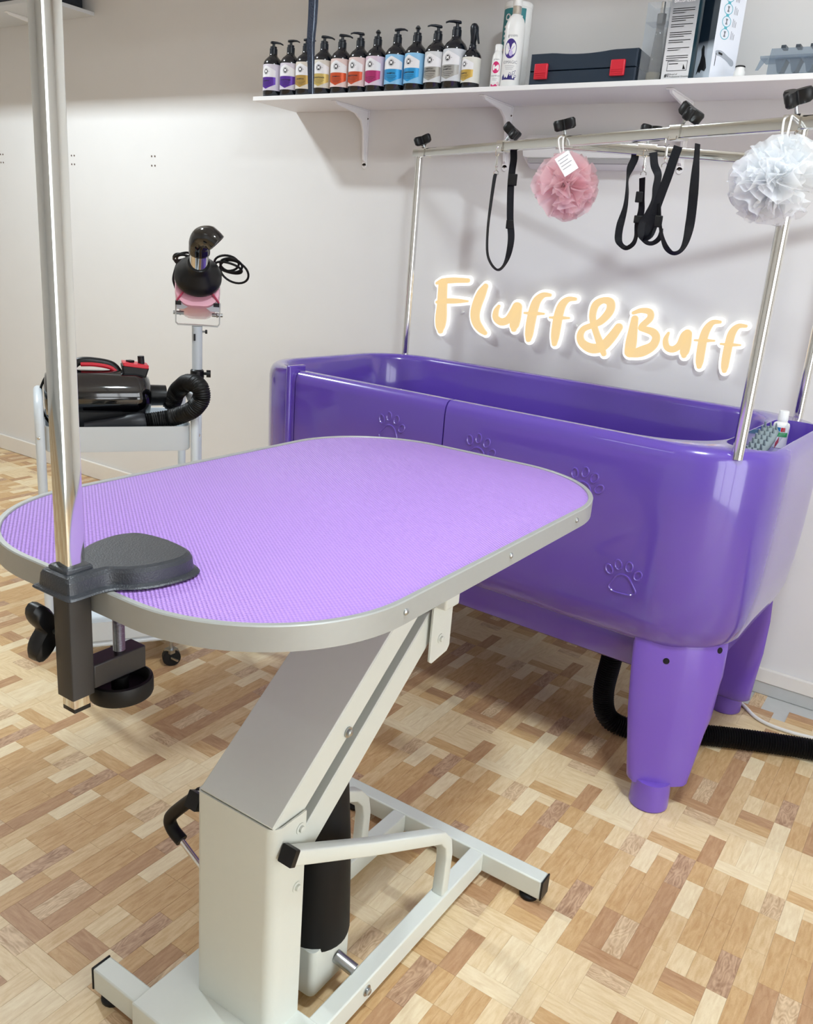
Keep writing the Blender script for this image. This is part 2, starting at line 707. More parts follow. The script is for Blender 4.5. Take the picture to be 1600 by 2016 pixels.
rows = [('o', 0.16, 0.345), ('o', 0.085, 0.345), ('o', 0.078, 0.352), ('o', 0.078, 0.428), ('o', 0.058, 0.430),
        ('o', 0.045, 0.436), ('o', 0.030, 0.455), ('o', 0.016, 0.50), ('o', 0.007, 0.58), ('o', 0.002, 0.68),
        ('o', 0.0, 0.80), ('o', 0.0, 0.90), ('o', 0.003, 0.918), ('o', 0.010, 0.930), ('o', 0.020, 0.936),
        ('i', -0.014, 0.936), ('i', -0.005, 0.931), ('i', 0.001, 0.918), ('i', 0.008, 0.80), ('i', 0.02, 0.62),
        ('i', 0.045, 0.52), ('i', 0.09, 0.475), ('i', 0.16, 0.465)]
DROW = (7, 20)                                  # the door spans these rows
ring = []
for kind, d, z in rows:
    ring.append([TW(*(outer(c, d) if kind == 'o' else inner(c, d)), z) for c in cols])
nC = len(cols)
is_door = [c[0] == 'f' and DX0 - g2 * 1.5 < c[1] < DX1 - g2 * 0.5 for c in cols]
didx = [i for i, c in enumerate(cols) if c[0] == 'f' and DX0 < c[1] < DX1]
i0, i1 = didx[0], didx[-1]                      # door columns; body edges are one column further out
tb = MB()
vs = [p for r in ring for p in r]
fs = []
for r in range(len(rows) - 1):
    for j in range(nC):
        k = (j + 1) % nC
        if DROW[0] <= r < DROW[1] and i0 - 1 <= j <= i1:
            continue
        fs.append((r * nC + j, r * nC + k, (r + 1) * nC + k, (r + 1) * nC + j))
fs.append(tuple(reversed(range(nC))))
fs.append(tuple((len(rows) - 1) * nC + j for j in range(nC)))
for j in (i0 - 1, i1 + 1):                      # the two cheeks and the sill of the doorway
    fs.append(tuple(r * nC + j for r in range(DROW[0], DROW[1] + 1)))
for j in range(i0 - 1, i1 + 1):
    fs.append((DROW[0] * nC + j, DROW[0] * nC + j + 1, DROW[1] * nC + j + 1, DROW[1] * nC + j))
tb.add(vs, fs)
body = tb.build('tub_body', M_purple, tub, angle=50)
# moulded accessory tray in the wide right-hand ledge
cut = MB()
cpoly = rrect(0.058, 0.27, 0.05, 6)
for w0, w1 in ((0.875, 0.96),):
    cut.loft([[TW(TCX + TA - 0.082 + u * 0.92, TCY + v * 0.97, w0) for u, v in cpoly],
              [TW(TCX + TA - 0.082 + u, TCY + v, w1) for u, v in cpoly]])
cob = cut.build('cutter', M_purple, tub)
md = body.modifiers.new('tray', 'BOOLEAN')
md.operation = 'DIFFERENCE'
md.object = cob
md.solver = 'EXACT'
bpy.context.view_layer.update()
_me = bpy.data.meshes.new_from_object(body.evaluated_get(bpy.context.evaluated_depsgraph_get()))
if len(_me.vertices) > 500:
    body.modifiers.clear()
    body.data = _me
    _me.polygons.foreach_set('use_smooth', [True] * len(_me.polygons))
    _me.set_sharp_from_angle(angle=math.radians(50))
else:
    body.modifiers.clear()
bpy.data.objects.remove(cob, do_unlink=True)
# the door panel itself
dv, df = [], []
dj = list(range(i0, i1 + 1))
nr = DROW[1] - DROW[0] + 1
for r in range(DROW[0], DROW[1] + 1):
    dz = 0.002 if rows[r][2] < 0.51 else 0.0
    for j in dj:
        dv.append(ring[r][j] + Vector((0, 0, dz)))
n = len(dj)
for r in range(nr - 1):
    for j in range(n - 1):
        df.append((r * n + j, r * n + j + 1, (r + 1) * n + j + 1, (r + 1) * n + j))
df.append(tuple(r * n for r in range(nr)))
df.append(tuple(reversed([r * n + n - 1 for r in range(nr)])))
for j in range(n - 1):
    df.append((j, j + 1, (nr - 1) * n + j + 1, (nr - 1) * n + j))
MB().add(dv, df).build('door_panel', M_purple, tub, angle=50)
# slot guide of the door at the left end
gx, gy = outer(('f', DX0 - 0.022), -0.004)
MB().box(TW(gx, gy + 0.03, 0.735), (0.016, 0.07, 0.43), TROT.to_4x4().to_3x3()).build('door_guide', M_purple, tub, bevel=0.004)

bv = BVHTree.FromPolygons([v.co + ORG[tub.name] for v in body.data.vertices], [tuple(p.vertices) for p in body.data.polygons])
dvb = BVHTree.FromPolygons([Vector(v) for v in dv], df)


def tub_front(x, z):
    hits = []
    for t in (bv, dvb):
        h = t.ray_cast(Vector((x, 0.8, z)), Vector((0, 1, 0)))
        if h[0] is not None:
            hits.append(h[0])
    return min(hits, key=lambda p: p.y) if hits else Vector((x, 1.9, z))


M_paw = M_purple
for pi, (px_, pz_, rot, sc) in enumerate(((-1.300, 0.822, -0.2, 1.0), (-1.010, 0.815, -0.3, 1.0), (-0.708, 0.790, -0.35, 1.0),
                                          (-0.577, 0.588, 0.05, 1.0))):
    pm = MB()
    loops = []
    pad = [(0.0, 0.016), (0.014, 0.011), (0.026, -0.006), (0.034, -0.022), (0.024, -0.032), (0.0, -0.034), (-0.024, -0.032),
           (-0.034, -0.022), (-0.026, -0.006), (-0.014, 0.011)]
    loops.append(crom(pad, 4, True))
    for tx, tz, ta in ((-0.036, 0.022, 0.45), (-0.014, 0.038, 0.15), (0.013, 0.038, -0.15), (0.036, 0.021, -0.45)):
        loops.append([(tx + 0.0085 * math.cos(a) * math.cos(ta) - 0.0125 * math.sin(a) * math.sin(ta),
                       tz + 0.0085 * math.cos(a) * math.sin(ta) + 0.0125 * math.sin(a) * math.cos(ta))
                      for a in [2 * PI * k / 16 for k in range(16)]])
    for lp in loops:
        path = []
        for u, w in lp:
            uu = (u * math.cos(rot) - w * math.sin(rot)) * sc
            ww = (u * math.sin(rot) + w * math.cos(rot)) * sc
            path.append(tub_front(px_ + uu, pz_ + ww) + Vector((0, 0.0002, 0)))
        pm.tube(path, 0.0026, 6, closed=True)
    pm.build('paw_print', M_paw, tub)

def in_outline(u, v, d):
    """pull a point (tub axes) inside the body outline inset by d"""
    qx, qy = abs(u) - (TA - TR), abs(v) - (TBH - TR)
    if qx > 0 and qy > 0:
        l_ = math.hypot(qx, qy)
        k_ = min(1.0, (TR - d) / l_)
        qx, qy = qx * k_, qy * k_
    else:
        qx, qy = min(qx, TR - d), min(qy, TR - d)
    return math.copysign(TA - TR + qx, u), math.copysign(TBH - TR + qy, v)


for sx in (1, -1):
    for sy in (-1, 1):
        lg = MB()
        rg = []
        for z, cx, cy, hx, hy, r, d_ in ((0.452, 0.676, 0.300, 0.110, 0.090, 0.05, 0.040), (0.430, 0.676, 0.303, 0.112, 0.090, 0.05, 0.036),
                                         (0.36, 0.676, 0.306, 0.108, 0.086, 0.05, 0.030), (0.25, 0.674, 0.310, 0.098, 0.078, 0.05, 0.026),
                                         (0.10, 0.670, 0.316, 0.076, 0.064, 0.05, 0.02), (0.072, 0.670, 0.316, 0.072, 0.060, 0.045, 0.02),
                                         (0.065, 0.670, 0.316, 0.064, 0.054, 0.04, 0.02)):
            rg.append([TW(*[a_ + b_ for a_, b_ in zip((TCX, TCY), in_outline(sx * (cx + 0.006) + u, sy * cy + v, d_))], z)
                       for u, v in rrect(hx, hy, r, 6)])
        lg.loft(rg)
        leg = lg.build('leg', M_purple_leg, tub, angle=50)
        ft = TW(TCX + sx * 0.668, TCY + sy * 0.325, 0)
        MB().lathe([(0.046, 0.0), (0.049, 0.004), (0.048, 0.05), (0.045, 0.075)], 24, origin=ft).build('foot', M_purple_leg, leg)
        if sx == 1 and sy == -1:
            lb = BVHTree.FromPolygons([v.co + ORG[tub.name] for v in leg.data.vertices],
                                      [tuple(p.vertices) for p in leg.data.polygons])
            for hx_, hz_ in ((-0.452, 0.402), (-0.352, 0.432)):
                h = lb.ray_cast(Vector((hx_, 1.0, hz_)), Vector((0, 1, 0)))
                if h[0] is not None:
                    MB().cyl(h[0] + h[1] * 0.0008 * (-1 if h[1].y > 0 else 1), h[0] - h[1] * 0.006 * (-1 if h[1].y > 0 else 1), 0.0078, n=16).build(
                        'bolt_hole', mat('hole_dark', '0A0612', 0.9), leg)

# --- chrome posts and rails
LP, FR, BR = Vector((-1.775, 2.655, 0.92)), Vector((-0.383, 1.918, 0.92)), Vector((-0.378, 2.60, 0.92))
B1A, B1B = Vector((-1.80, 2.667, 1.637)), Vector((-0.30, 1.866, 1.597))
ZFR = 1.598
for p, zt in ((LP, 1.625), (FR, ZFR - 0.01), (BR, 1.60)):
    MB().cyl(p, (p.x, p.y, zt), 0.0132, n=24).build('post', M_chrome, tub)


def bar(a, b, name, w=0.0255):
    d = (b - a)
    t = d.normalized()
    s_ = Vector((t.y, -t.x, 0)).normalized()
    u_ = s_.cross(t)
    c = rrect(w / 2, w / 2, 0.003, 3)
    return MB().loft([[a + s_ * u + u_ * v for u, v in c], [b + s_ * u + u_ * v for u, v in c]]).build(name, M_chrome_sq, tub, angle=28)


def along(a, b, px):
    lo, hi = 0.0, 1.0
    for _ in range(40):
        m = (lo + hi) / 2
        if project(a.lerp(b, m))[0] < px:
            lo = m
        else:
            hi = m
    return a.lerp(b, lo)


J2 = along(B1A, B1B, 1095)
B2A, B2B = J2 + Vector((0, 0.0, -0.004)), Vector((-0.30, 2.612, 1.598))
bar(B1A, B1B, 'rail')
bar(B2A, B2B, 'rail')


def knob_outline(s=1.0):
    pts = []
    for k in range(48):
        a = 2 * PI * k / 48
        r = 0.0165 + 0.0095 * math.cos(3 * a) + 0.001 * math.cos(6 * a)
        pts.append((r * math.cos(a) * s, r * math.sin(a) * s))
    return pts


def clamp(a, b, px, axis, tilt, wide=0.034, dz=0.043):
    c = along(a, b, px)
    t = (b - a).normalized()
    s_ = Vector((t.y, -t.x, 0)).normalized()
    u_ = s_.cross(t)
    q = rrect(0.0158, 0.0158, 0.002, 2)
    sl = MB().loft([[c + t * (-wide / 2) + s_ * u + u_ * v for u, v in q], [c + t * (wide / 2) + s_ * u + u_ * v for u, v in q]])
    o = sl.build('clamp_sleeve', M_chrome, tub)
    ax = Vector(axis).normalized()
    top = c + u_ * 0.012 + ax * dz
    MB().cyl(c + u_ * 0.01, top, 0.004, n=10).build('clamp_bolt', M_steel, o)
    n1 = ax
    e1 = (Vector(tilt) - n1 * Vector(tilt).dot(n1)).normalized()
    e2 = n1.cross(e1)
    kb = MB()
    out = knob_outline(1.25)
    kb.loft([[top + n1 * h + (e1 * u + e2 * v) * s1 for u, v in out] for h, s1 in
             ((-0.013, 0.80), (-0.009, 0.97), (0.009, 1.0), (0.014, 0.88))])
    kb.build('wing_knob', M_black, o, angle=45)
    return c


CL = {}
CL[1] = clamp(B1A, B1B, 836, (-0.35, -0.1, 0.9), (1, 0, 0.3), 0.04, 0.028)
CL[2] = clamp(B1A, B1B, 991, (0.65, 0.1, 0.75), (0.3, 0, 1), 0.032, 0.036)
CL[3] = clamp(B1A, B1B, 1112, (-0.2, -0.2, 0.9), (1, 0, 0.5), 0.032, 0.03)
CL[5] = clamp(B1A, B1B, 1336, (0.55, -0.1, 0.8), (0.3, 0, 1), 0.034, 0.034)
CL[6] = clamp(B1A, B1B, 1566, (-0.2, -0.4, 0.9), (1, 0.2, 0.3), 0.04, 0.036)
CL[4] = clamp(B2A, B2B, 1272, (0.05, 0.1, 0.95), (1, 0, 0), 0.05, 0.036)

# ------------------------------------------------------------------ grooming table
ZT = 0.865
GX, GY, GA, GB, GR = -0.896, 1.150, 0.3554, 0.540, 0.242
table = thing('grooming_table', (-0.768, 1.08, 0), 'lift grooming table with lilac ribbed mat and aluminium edge on grey-white frame',
              'table')


def tring(d, z, n=20):
    return [Vector((GX + x, GY + y, z)) for x, y in rrect(GA - d, GB - d, GR - d, n)]


rim = MB().loft([tring(0.012, ZT - 0.031), tring(0.0, ZT - 0.032), tring(0.0, ZT + 0.0008),
                 tring(0.0015, ZT + 0.0024), tring(0.0085, ZT + 0.0024), tring(0.0095, ZT + 0.001), tring(0.0098, ZT - 0.006)],
                False, False).build('edge_trim', M_alu, table, angle=30)

mm = bpy.data.materials.new('lilac_ribbed_mat')
mm.use_nodes = True
N, L = mm.node_tree.nodes, mm.node_tree.links
b = N['Principled BSDF']
b.inputs['Roughness'].default_value = 0.42
b.inputs['Specular IOR Level'].default_value = 0.6
ge = N.new('ShaderNodeNewGeometry')
sp = N.new('ShaderNodeSeparateXYZ')
L.new(ge.outputs['Position'], sp.inputs[0])


def wave(sock, period, ph=0.0):
    m1 = N.new('ShaderNodeMath'); m1.operation = 'MULTIPLY_ADD'
    L.new(sock, m1.inputs[0]); m1.inputs[1].default_value = 2 * PI / period; m1.inputs[2].default_value = ph
    m2 = N.new('ShaderNodeMath'); m2.operation = 'SINE'
    L.new(m1.outputs[0], m2.inputs[0])
    return m2.outputs[0]


wx, wy = wave(sp.outputs[0], 0.0092), wave(sp.outputs[1], 0.0064)
pm_ = N.new('ShaderNodeMath'); pm_.operation = 'MULTIPLY'
L.new(wx, pm_.inputs[0]); L.new(wy, pm_.inputs[1])
bp = N.new('ShaderNodeBump')
bp.inputs['Strength'].default_value = 0.9
bp.inputs['Distance'].default_value = 0.0011
L.new(pm_.outputs[0], bp.inputs['Height'])
L.new(bp.outputs['Normal'], b.inputs['Normal'])
rp = N.new('ShaderNodeValToRGB')
rp.color_ramp.elements[0].color = hexc('A980DC') + (1,)
rp.color_ramp.elements[1].color = hexc('C59BEE') + (1,)
mr = N.new('ShaderNodeMapRange')
mr.inputs['From Min'].default_value = -1; mr.inputs['From Max'].default_value = 1
L.new(pm_.outputs[0], mr.inputs['Value'])
L.new(mr.outputs[0], rp.inputs[0])
L.new(rp.outputs[0], b.inputs['Base Color'])
MB().loft([tring(0.0097, ZT - 0.025), tring(0.0097, ZT - 0.001), tring(0.011, ZT)]).build('table_mat', mm, table, angle=40)
for px_, py_ in ((798, 1208), (1005, 1097), (1135, 1022)):
    p = XP(px_, py_, GX + GA)
    p.y = min(max(p.y, GY - GB + GR - 0.05), GY + GB - GR + 0.02)
    xs = GX + GA
    if p.y < GY - GB + GR:
        dy = GY - GB + GR - p.y
        xs = GX + GA - GR + math.sqrt(GR ** 2 - dy ** 2)
    MB().lathe([(0.0048, 0.0), (0.0045, 0.0018), (0.003, 0.0032), (0.001, 0.0036)], 12,
               Matrix.Rotation(PI / 2, 3, 'Y'), (xs, p.y, ZT - 0.014)).build('rim_screw', M_steel, table)

# --- lift column, arms and sub-frame
CXL, CXR, CYF = -0.864, -0.696, 0.790
colm = MB()
up = [(CXL, 0.862), (CXL, CYF + 0.012)]
for k in range(7):
    a = PI + PI / 2 * k / 6
    up.append((CXL + 0.012 + 0.012 * math.cos(a), CYF + 0.012 + 0.012 * math.sin(a)))
for k in range(9):
    a = -PI / 2 + PI / 2 * k / 8
    up.append((CXR - 0.02 + 0.02 * math.cos(a), CYF + 0.02 + 0.02 * math.sin(a)))
up.append((CXR, 0.862))
inn = [(x + (0.003 if x < -0.78 else -0.003), max(y, CYF + 0.003)) for x, y in reversed(up)]
colm.prism(up + inn, lambda u, v, w: Vector((u, v, w)), 0.06, 0.465)
colm.build('column', M_white_metal, table, angle=40)
DA = Vector((0, 0.78, 0.6258))                  # along the arms
NA = Vector((0, 0.6258, -0.78))                 # below the arms
T0 = Vector((0, 0.814, 0.488))


def armbox(x0, x1, s0, s1, n0, n1, mb):
    vs = [Vector((x, 0, 0)) + T0 + DA * s + NA * q for x in (x0, x1) for s in (s0, s1) for q in (n0, n1)]
    return mb.add(vs, [(0, 1, 3, 2), (4, 6, 7, 5), (0, 4, 5, 1), (2, 3, 7, 6), (0, 2, 6, 4), (1, 5, 7, 3)])


ua = MB()
armbox(-0.856, -0.702, -0.03, 0.47, 0.0, 0.003, ua)
armbox(-0.856, -0.853, -0.03, 0.47, 0.003, 0.052, ua)
armbox(-0.705, -0.702, -0.03, 0.47, 0.003, 0.052, ua)
ua.build('upper_arm', M_white_metal, table, bevel=0.0015)
la = MB()
armbox(-0.852, -0.704, -0.05, 0.43, 0.082, 0.085, la)
armbox(-0.852, -0.849, -0.05, 0.43, 0.085, 0.136, la)
armbox(-0.707, -0.704, -0.05, 0.43, 0.085, 0.136, la)
la.build('lower_arm', M_white_metal, table, bevel=0.0015)


def bolt(p, ax, name='bolt', s=1.0, m=M_steel, parent=None):
    ax = Vector(ax).normalized()
    q = ax.to_track_quat('Z', 'Y').to_matrix()
    o = MB().lathe([(0.0095 * s, 0), (0.0095 * s, 0.0015 * s), (0.0055 * s, 0.0018 * s), (0.0055 * s, 0.006 * s), (0.004 * s, 0.007 * s)],
                   14, q, p)
    return o.build(name, m, parent or table)


bolt((-0.701, 0.965, 0.552), (1, 0, 0), s=1.0)
bolt((CXR, 0.848, 0.440), (1, 0, 0), m=M_white_metal)
bolt((CXR, 0.845, 0.332), (1, 0, 0), m=M_white_metal)
cb = MB()
cb.box2((-0.90, 1.192, 0.700), (-0.670, 1.240, 0.834))
cb.build('cross_beam', M_white_metal, table, bevel=0.004)
for x in (-0.695, -0.865):
    pl = MB()
    poly = [(1.190, 0.70), (1.258, 0.70), (1.258, 0.604), (1.250, 0.595), (1.198, 0.588), (1.190, 0.594)]
    pl.prism(poly, lambda u, v, w: Vector((w, u, v)), x - 0.002, x + 0.002)
    o = pl.build('pivot_bracket', M_white_metal, table)
    if x > -0.8:
        bolt((x + 0.002, 1.222, 0.630), (1, 0, 0), m=M_white_metal, parent=o)
for x in (-0.86, -0.71):
    MB().box2((x - 0.02, 0.80, 0.80), (x + 0.02, 1.56, 0.834)).build('table_beam', M_white_metal, table, bevel=0.003)

# --- base frame
Z0, Z1 = 0.016, 0.062


def beam(lo, hi, name='base_bar', mtl=M_white_metal):
    return MB().box2(lo, hi).build(name, mtl, table, bevel=0.003)


beam((-1.034, 0.708, Z0), (-0.502, 0.745, Z1))
beam((-1.034, 1.411, Z0), (-0.502, 1.447, Z1))
beam((-0.880, 0.745, Z0), (-0.846, 1.411, Z1), 'base_rail')
beam((-0.674, 0.745, Z0), (-0.640, 1.411, Z1), 'base_rail')
beam((-0.925, 0.703, Z0), (-0.612, 0.865, Z1 + 0.003), 'base_plate')
for y0, y1 in ((0.708, 0.745), (1.411, 1.447)):
    for x, s in ((-1.034, -1), (-0.502, 1)):
        MB().box2((x, y0 - 0.0008, Z0 - 0.0008), (x + s * 0.004, y1 + 0.0008, Z1 + 0.0008)).build('end_cap', M_black, table, bevel=0.002)
        MB().lathe([(0.019, 0.0), (0.021, 0.003), (0.021, 0.008), (0.017, 0.012), (0.008, 0.0165)], 18,
                   origin=(x - s * 0.03, (y0 + y1) / 2, 0)).build('foot_pad', M_rubber, table)
bolt((-0.640, 0.985, 0.042), (1, 0, 0), s=1.1)
for x, xb in ((-0.668, -0.657), (-0.872, -0.863)):
    pts = [(x - 0.012, 0.806, 0.425), (x, 1.0, 0.325), (xb, 1.19, 0.232), (xb, 1.228, 0.212), (xb, 1.252, 0.185), (xb, 1.26, 0.15),
           (xb, 1.256, 0.062)]
    br = MB()
    sec = rrect(0.0125, 0.0125, 0.003, 2)
    rings = []
    P = [Vector(p) for p in pts]
    for i, p in enumerate(P):
        t = (P[min(i + 1, len(P) - 1)] - P[max(i - 1, 0)]).normalized()
        e1 = Vector((1, 0, 0))
        e1 = (e1 - t * t.x).normalized()
        e2 = t.cross(e1)
        rings.append([p + e1 * u + e2 * v for u, v in sec])
    br.loft(rings)
    o = br.build('brace', M_white_metal, table, angle=50)
    t = (P[1] - P[0]).normalized()
    e1 = (Vector((1, 0, 0)) - t * t.x).normalized()
    e2 = t.cross(e1)
    sec = rrect(0.0138, 0.0138, 0.002, 2)
    MB().loft([[P[0] - t * 0.006 + e1 * u + e2 * v for u, v in sec], [P[0] + t * 0.004 + e1 * u + e2 * v for u, v in sec]]).build(
        'brace_cap', M_black, o)
# --- lift motor
mo = MB()
mo.loft([[Vector((-0.757 + x * s, 0.972 + y * s, z)) for x, y in rrect(0.046, 0.054, 0.012, 5)]
         for s, z in ((0.94, 0.028), (1.0, 0.036), (1.0, 0.128))])
mo.build('motor_housing', M_white_metal, table, angle=45)
MB().lathe([(0.060, 0.118), (0.062, 0.126), (0.055, 0.30), (0.044, 0.44), (0.02, 0.46)], 32, origin=(-0.757, 0.978, 0)).build(
    'rubber_sleeve', mat('matte_black_sleeve', '0A0A0B', 0.6, spec=0.3, noise=0.1, nscale=200), table)
MB().cyl((-0.712, 0.985, 0.075), (-0.672, 0.99, 0.062), 0.012, n=16).build('motor_pin', M_steel, table)
# --- foot lever with black grip, at the left of the column
lv = [YP(px_, py_, 0.93) for px_, py_ in ((400, 1712), (352, 1648))]
MB().tube([Vector((-0.800, 0.965, 0.075)), Vector((-0.86, 0.95, 0.10)), lv[0], lv[1]], 0.006, 12).build('lever_rod', M_chrome, table)
gp = [YP(px_, py_, 0.93) for px_, py_ in ((358, 1655), (340, 1632), (335, 1610), (355, 1590), (395, 1562))]
MB().tube(crom(gp, 5), 0.0125, 12).build('lever_grip', M_rubber, table)

# ------------------------------------------------------------------ grooming arm clamped to the near edge
ZPL = 0.895                                     # top of the clamp plate
PX, PY = -0.870, 0.590
arm = thing('leash_stand', (PX, PY, ZT), 'square chrome grooming arm post clamped to the lilac table with a dark screw clamp', 'grooming arm')
PWD = 0.0122
sec = rrect(PWD, PWD, 0.0007, 2)
MB().loft([[Vector((PX + u, PY + v, z)) for u, v in sec] for z in (0.704, 2.02)]).build('post', M_chrome_sq, arm, angle=28)
MB().loft([[Vector((PX + u * 1.0, PY + v * 1.0, z)) for u, v in sec] for z in (0.698, 0.704)]).build('post_plug', M_black, arm)
MB().loft([[Vector((PX + u, y, 2.0 + v)) for u, v in sec] for y in (PY, 1.12)]).build('crossarm', M_chrome_sq, arm, angle=28)
# plate: neck at the post, wide pad over the mat
axx = PX + 0.002
hw = [(0.030, 0.560), (0.036, 0.566), (0.036, 0.600), (0.040, 0.620), (0.058, 0.640), (0.070, 0.665), (0.076, 0.700), (0.073, 0.722),
      (0.062, 0.738), (0.035, 0.746), (0.0, 0.748)]
hw = crom(hw, 4)


def plate_ring(d, z, dy=0.0):
    r_ = [(axx + max(w - d, 0.004) if w > 0.004 else axx, y) for w, y in hw]
    l_ = [(axx - (x - axx), y) for x, y in reversed(r_[:-1])]
    out_ = []
    for x, y in r_ + l_:
        yc = 0.66
        out_.append(Vector((x, yc + (y - yc) * (1 - d * 6), z)))
    return out_


MB().loft([plate_ring(-0.002, ZT + 0.0024), plate_ring(-0.004, ZT + 0.004), plate_ring(-0.002, ZT + 0.006), plate_ring(0.004, ZT + 0.0085),
           plate_ring(0.006, ZPL - 0.007), plate_ring(0.009, ZPL - 0.002), plate_ring(0.014, ZPL)]).build('clamp_plate', M_ham, arm, angle=19)
MB().loft([[Vector((PX + u * k, PY + v * k, z)) for u, v in rrect(0.0195, 0.0195, 0.004, 3)] for k, z in ((1, ZPL - 0.002), (1, ZPL + 0.003), (0.9, ZPL + 0.005))]).build(
    'socket_collar', M_ham, arm, angle=50)
TS = 0.0165
MB().loft([[Vector((PX + u, PY + v, z)) for u, v in rrect(TS, TS, 0.002, 2)] for z in (0.719, ZT + 0.004)]).build('clamp_tube', M_darkbox, arm, angle=50)
MB().box2((PX - TS + 0.001, PY + TS, 0.7235), (PX + TS - 0.001, PY + 0.100, 0.757)).build('clamp_jaw', M_darkbox, arm, bevel=0.002)
scr = MB()
prof = []
zz = 0.712
while zz < ZT - 0.036:
    prof += [(0.0072, zz), (0.0082, zz + 0.001)]
    zz += 0.002
SY = PY + 0.068
scr.lathe(prof, 14, origin=(PX, SY, 0))
scr.build('clamp_screw', M_steel, arm, angle=20)
MB().lathe([(0.016, ZT - 0.0375), (0.018, ZT - 0.036), (0.018, ZT - 0.0335), (0.014, ZT - 0.033)], 20, origin=(PX, SY, 0)).build('pressure_pad', M_rubber, arm)
hwh = MB()
hring = []
for r_, z in [(0.012, 0.700), (0.0375, 0.700), (0.038, 0.7145), (0.040, 0.717), (0.0435, 0.7155), (0.0445, 0.7115), (0.0445, 0.695), (0.043, 0.691), (0.012, 0.691)]:
    ring_ = []
    for k in range(48):
        a = 2 * PI * k / 48
        q = r_ * (1 - 0.035 * (1 + math.cos(3 * a)) / 2 * (1 if r_ > 0.02 else 0))
        ring_.append(Vector((PX + q * math.cos(a), SY + q * math.sin(a), z)))
    hring.append(ring_)
hwh.loft(hring)
o = hwh.build('hand_wheel', M_rubber, arm, angle=50)
MB().lathe([(0.012, 0.691), (0.012, 0.718), (0.009, 0.720)], 16, origin=(PX, SY, 0)).build('wheel_hub', M_rubber, o)
# side knob on the tube
KZ = 0.795
MB().cyl((PX - TS, PY, KZ), (PX - 0.042, PY, KZ), 0.0042, n=10).build('knob_bolt', M_steel, arm)
MB().lathe([(0.009, 0.0), (0.011, 0.003), (0.011, 0.008), (0.008, 0.010)], 16, Matrix.Rotation(-PI / 2, 3, 'Y'), (PX - TS, PY, KZ)).build('lock_nut', M_rubber, arm)
kb = MB()
kp = knob_outline(1.7)
kb.loft([[Vector((PX - 0.040 - h, PY + u * s1, KZ + v * s1)) for u, v in kp] for h, s1 in ((0.0, 0.8), (0.004, 0.97), (0.020, 1.0), (0.025, 0.9))])
kb.build('wing_knob', M_black, arm, angle=45)

# ------------------------------------------------------------------ wall shelves
SHZ, SHF = 1.813, 2.519                         # shelf top, shelf front edge


def bracket(root, bx, ztop, depth, drop):
    m = MB()
    w = 0.011
    m.box2((bx - w, WALL - 0.004, ztop - drop), (bx + w, WALL - 0.0005, ztop - 0.001))
    m.cyl((bx, WALL - 0.004, ztop - drop), (bx, WALL - 0.0005, ztop - drop), w, n=16)
    m.box2((bx - w, WALL - depth, ztop - 0.004), (bx + w, WALL - 0.001, ztop - 0.0005))
    poly = [(WALL - 0.003, ztop - drop + 0.012), (WALL - 0.014, ztop - drop + 0.02), (WALL - 0.024, ztop - 0.075), (WALL - 0.040, ztop - 0.042),
            (WALL - 0.075, ztop - 0.022), (WALL - depth + 0.02, ztop - 0.011), (WALL - depth + 0.01, ztop - 0.003), (WALL - 0.003, ztop - 0.003)]
    m.prism(poly, lambda u, v, k: Vector((bx + k, u, v)), -0.0045, 0.0045)
    o = m.build('bracket', M_shelf, root, angle=30, bevel=0.0012)
    for dx, dz in ((0.0065, -0.03), (-0.0068, -0.036), (0.0, -drop + 0.002)):
        MB().cyl((bx + dx, WALL - 0.0052, ztop + dz), (bx + dx, WALL - 0.003, ztop + dz), 0.003, n=8).build(
            'screw', mat('screw_dark', '5A4E46', 0.5, 0.6), o)
    MB().cyl((bx - 0.004, WALL - depth + 0.025, ztop - 0.0052), (bx - 0.004, WALL - depth + 0.025, ztop - 0.003), 0.003, n=8).build(
        'screw', MATS['screw_dark'], o)
    return o


sh = thing('wall_shelf', (-1.0, WALL, SHZ), 'long white wall shelf on white metal brackets carrying grooming bottles and boxes', 'shelf')
MB().box2((-2.453, SHF, SHZ - 0.0145), (0.5, WALL - 0.001, SHZ)).build('board', M_shelf, sh, bevel=0.001)
for px_, py_ in ((722, 226), (1004, 218), (1357, 208)):
    bracket(sh, YP(px_, py_, WALL - 0.004).x, SHZ - 0.0145, 0.205, 0.195)
bracket(sh, -0.27, SHZ - 0.0145, 0.205, 0.195)
sh2 = thing('wall_shelf', (-4.3, WALL, 2.245), 'short grey-edged wall shelf at the very top left corner', 'shelf')
MB().box2((-5.0, 2.50, 2.229), (-3.70, WALL - 0.001, 2.245)).build('board', mat('upper_shelf_edge', 'D8DCE0', 0.5), sh2, bevel=0.001)
for bx in (-4.85, -4.08):
    bracket(sh2, bx, 2.229, 0.205, 0.12)
cr = thing('storage_crate', (-4.2, 2.63, 2.245), 'dark blue crate on the short shelf in the top left corner', 'crate')
MB().box2((-4.6, 2.506, 2.2452), (-3.75, 2.74, 2.365)).build('crate_body', mat('navy_speckled', '17202E', 0.5, noise=0.6, nscale=90), cr, bevel=0.006)
for k in range(9):
    x = -4.56 + k * 0.098
    MB().box2((x, 2.502, 2.25), (x + 0.012, 2.508, 2.36)).build('crate_rib', MATS['navy_speckled'], cr)


# ------------------------------------------------------------------ bottles
def cyl_pt(c, r, phi, s_, z):
    a = phi + s_ / r
    return Vector((c[0] + r * math.cos(a), c[1] + r * math.sin(a), c[2] + z))


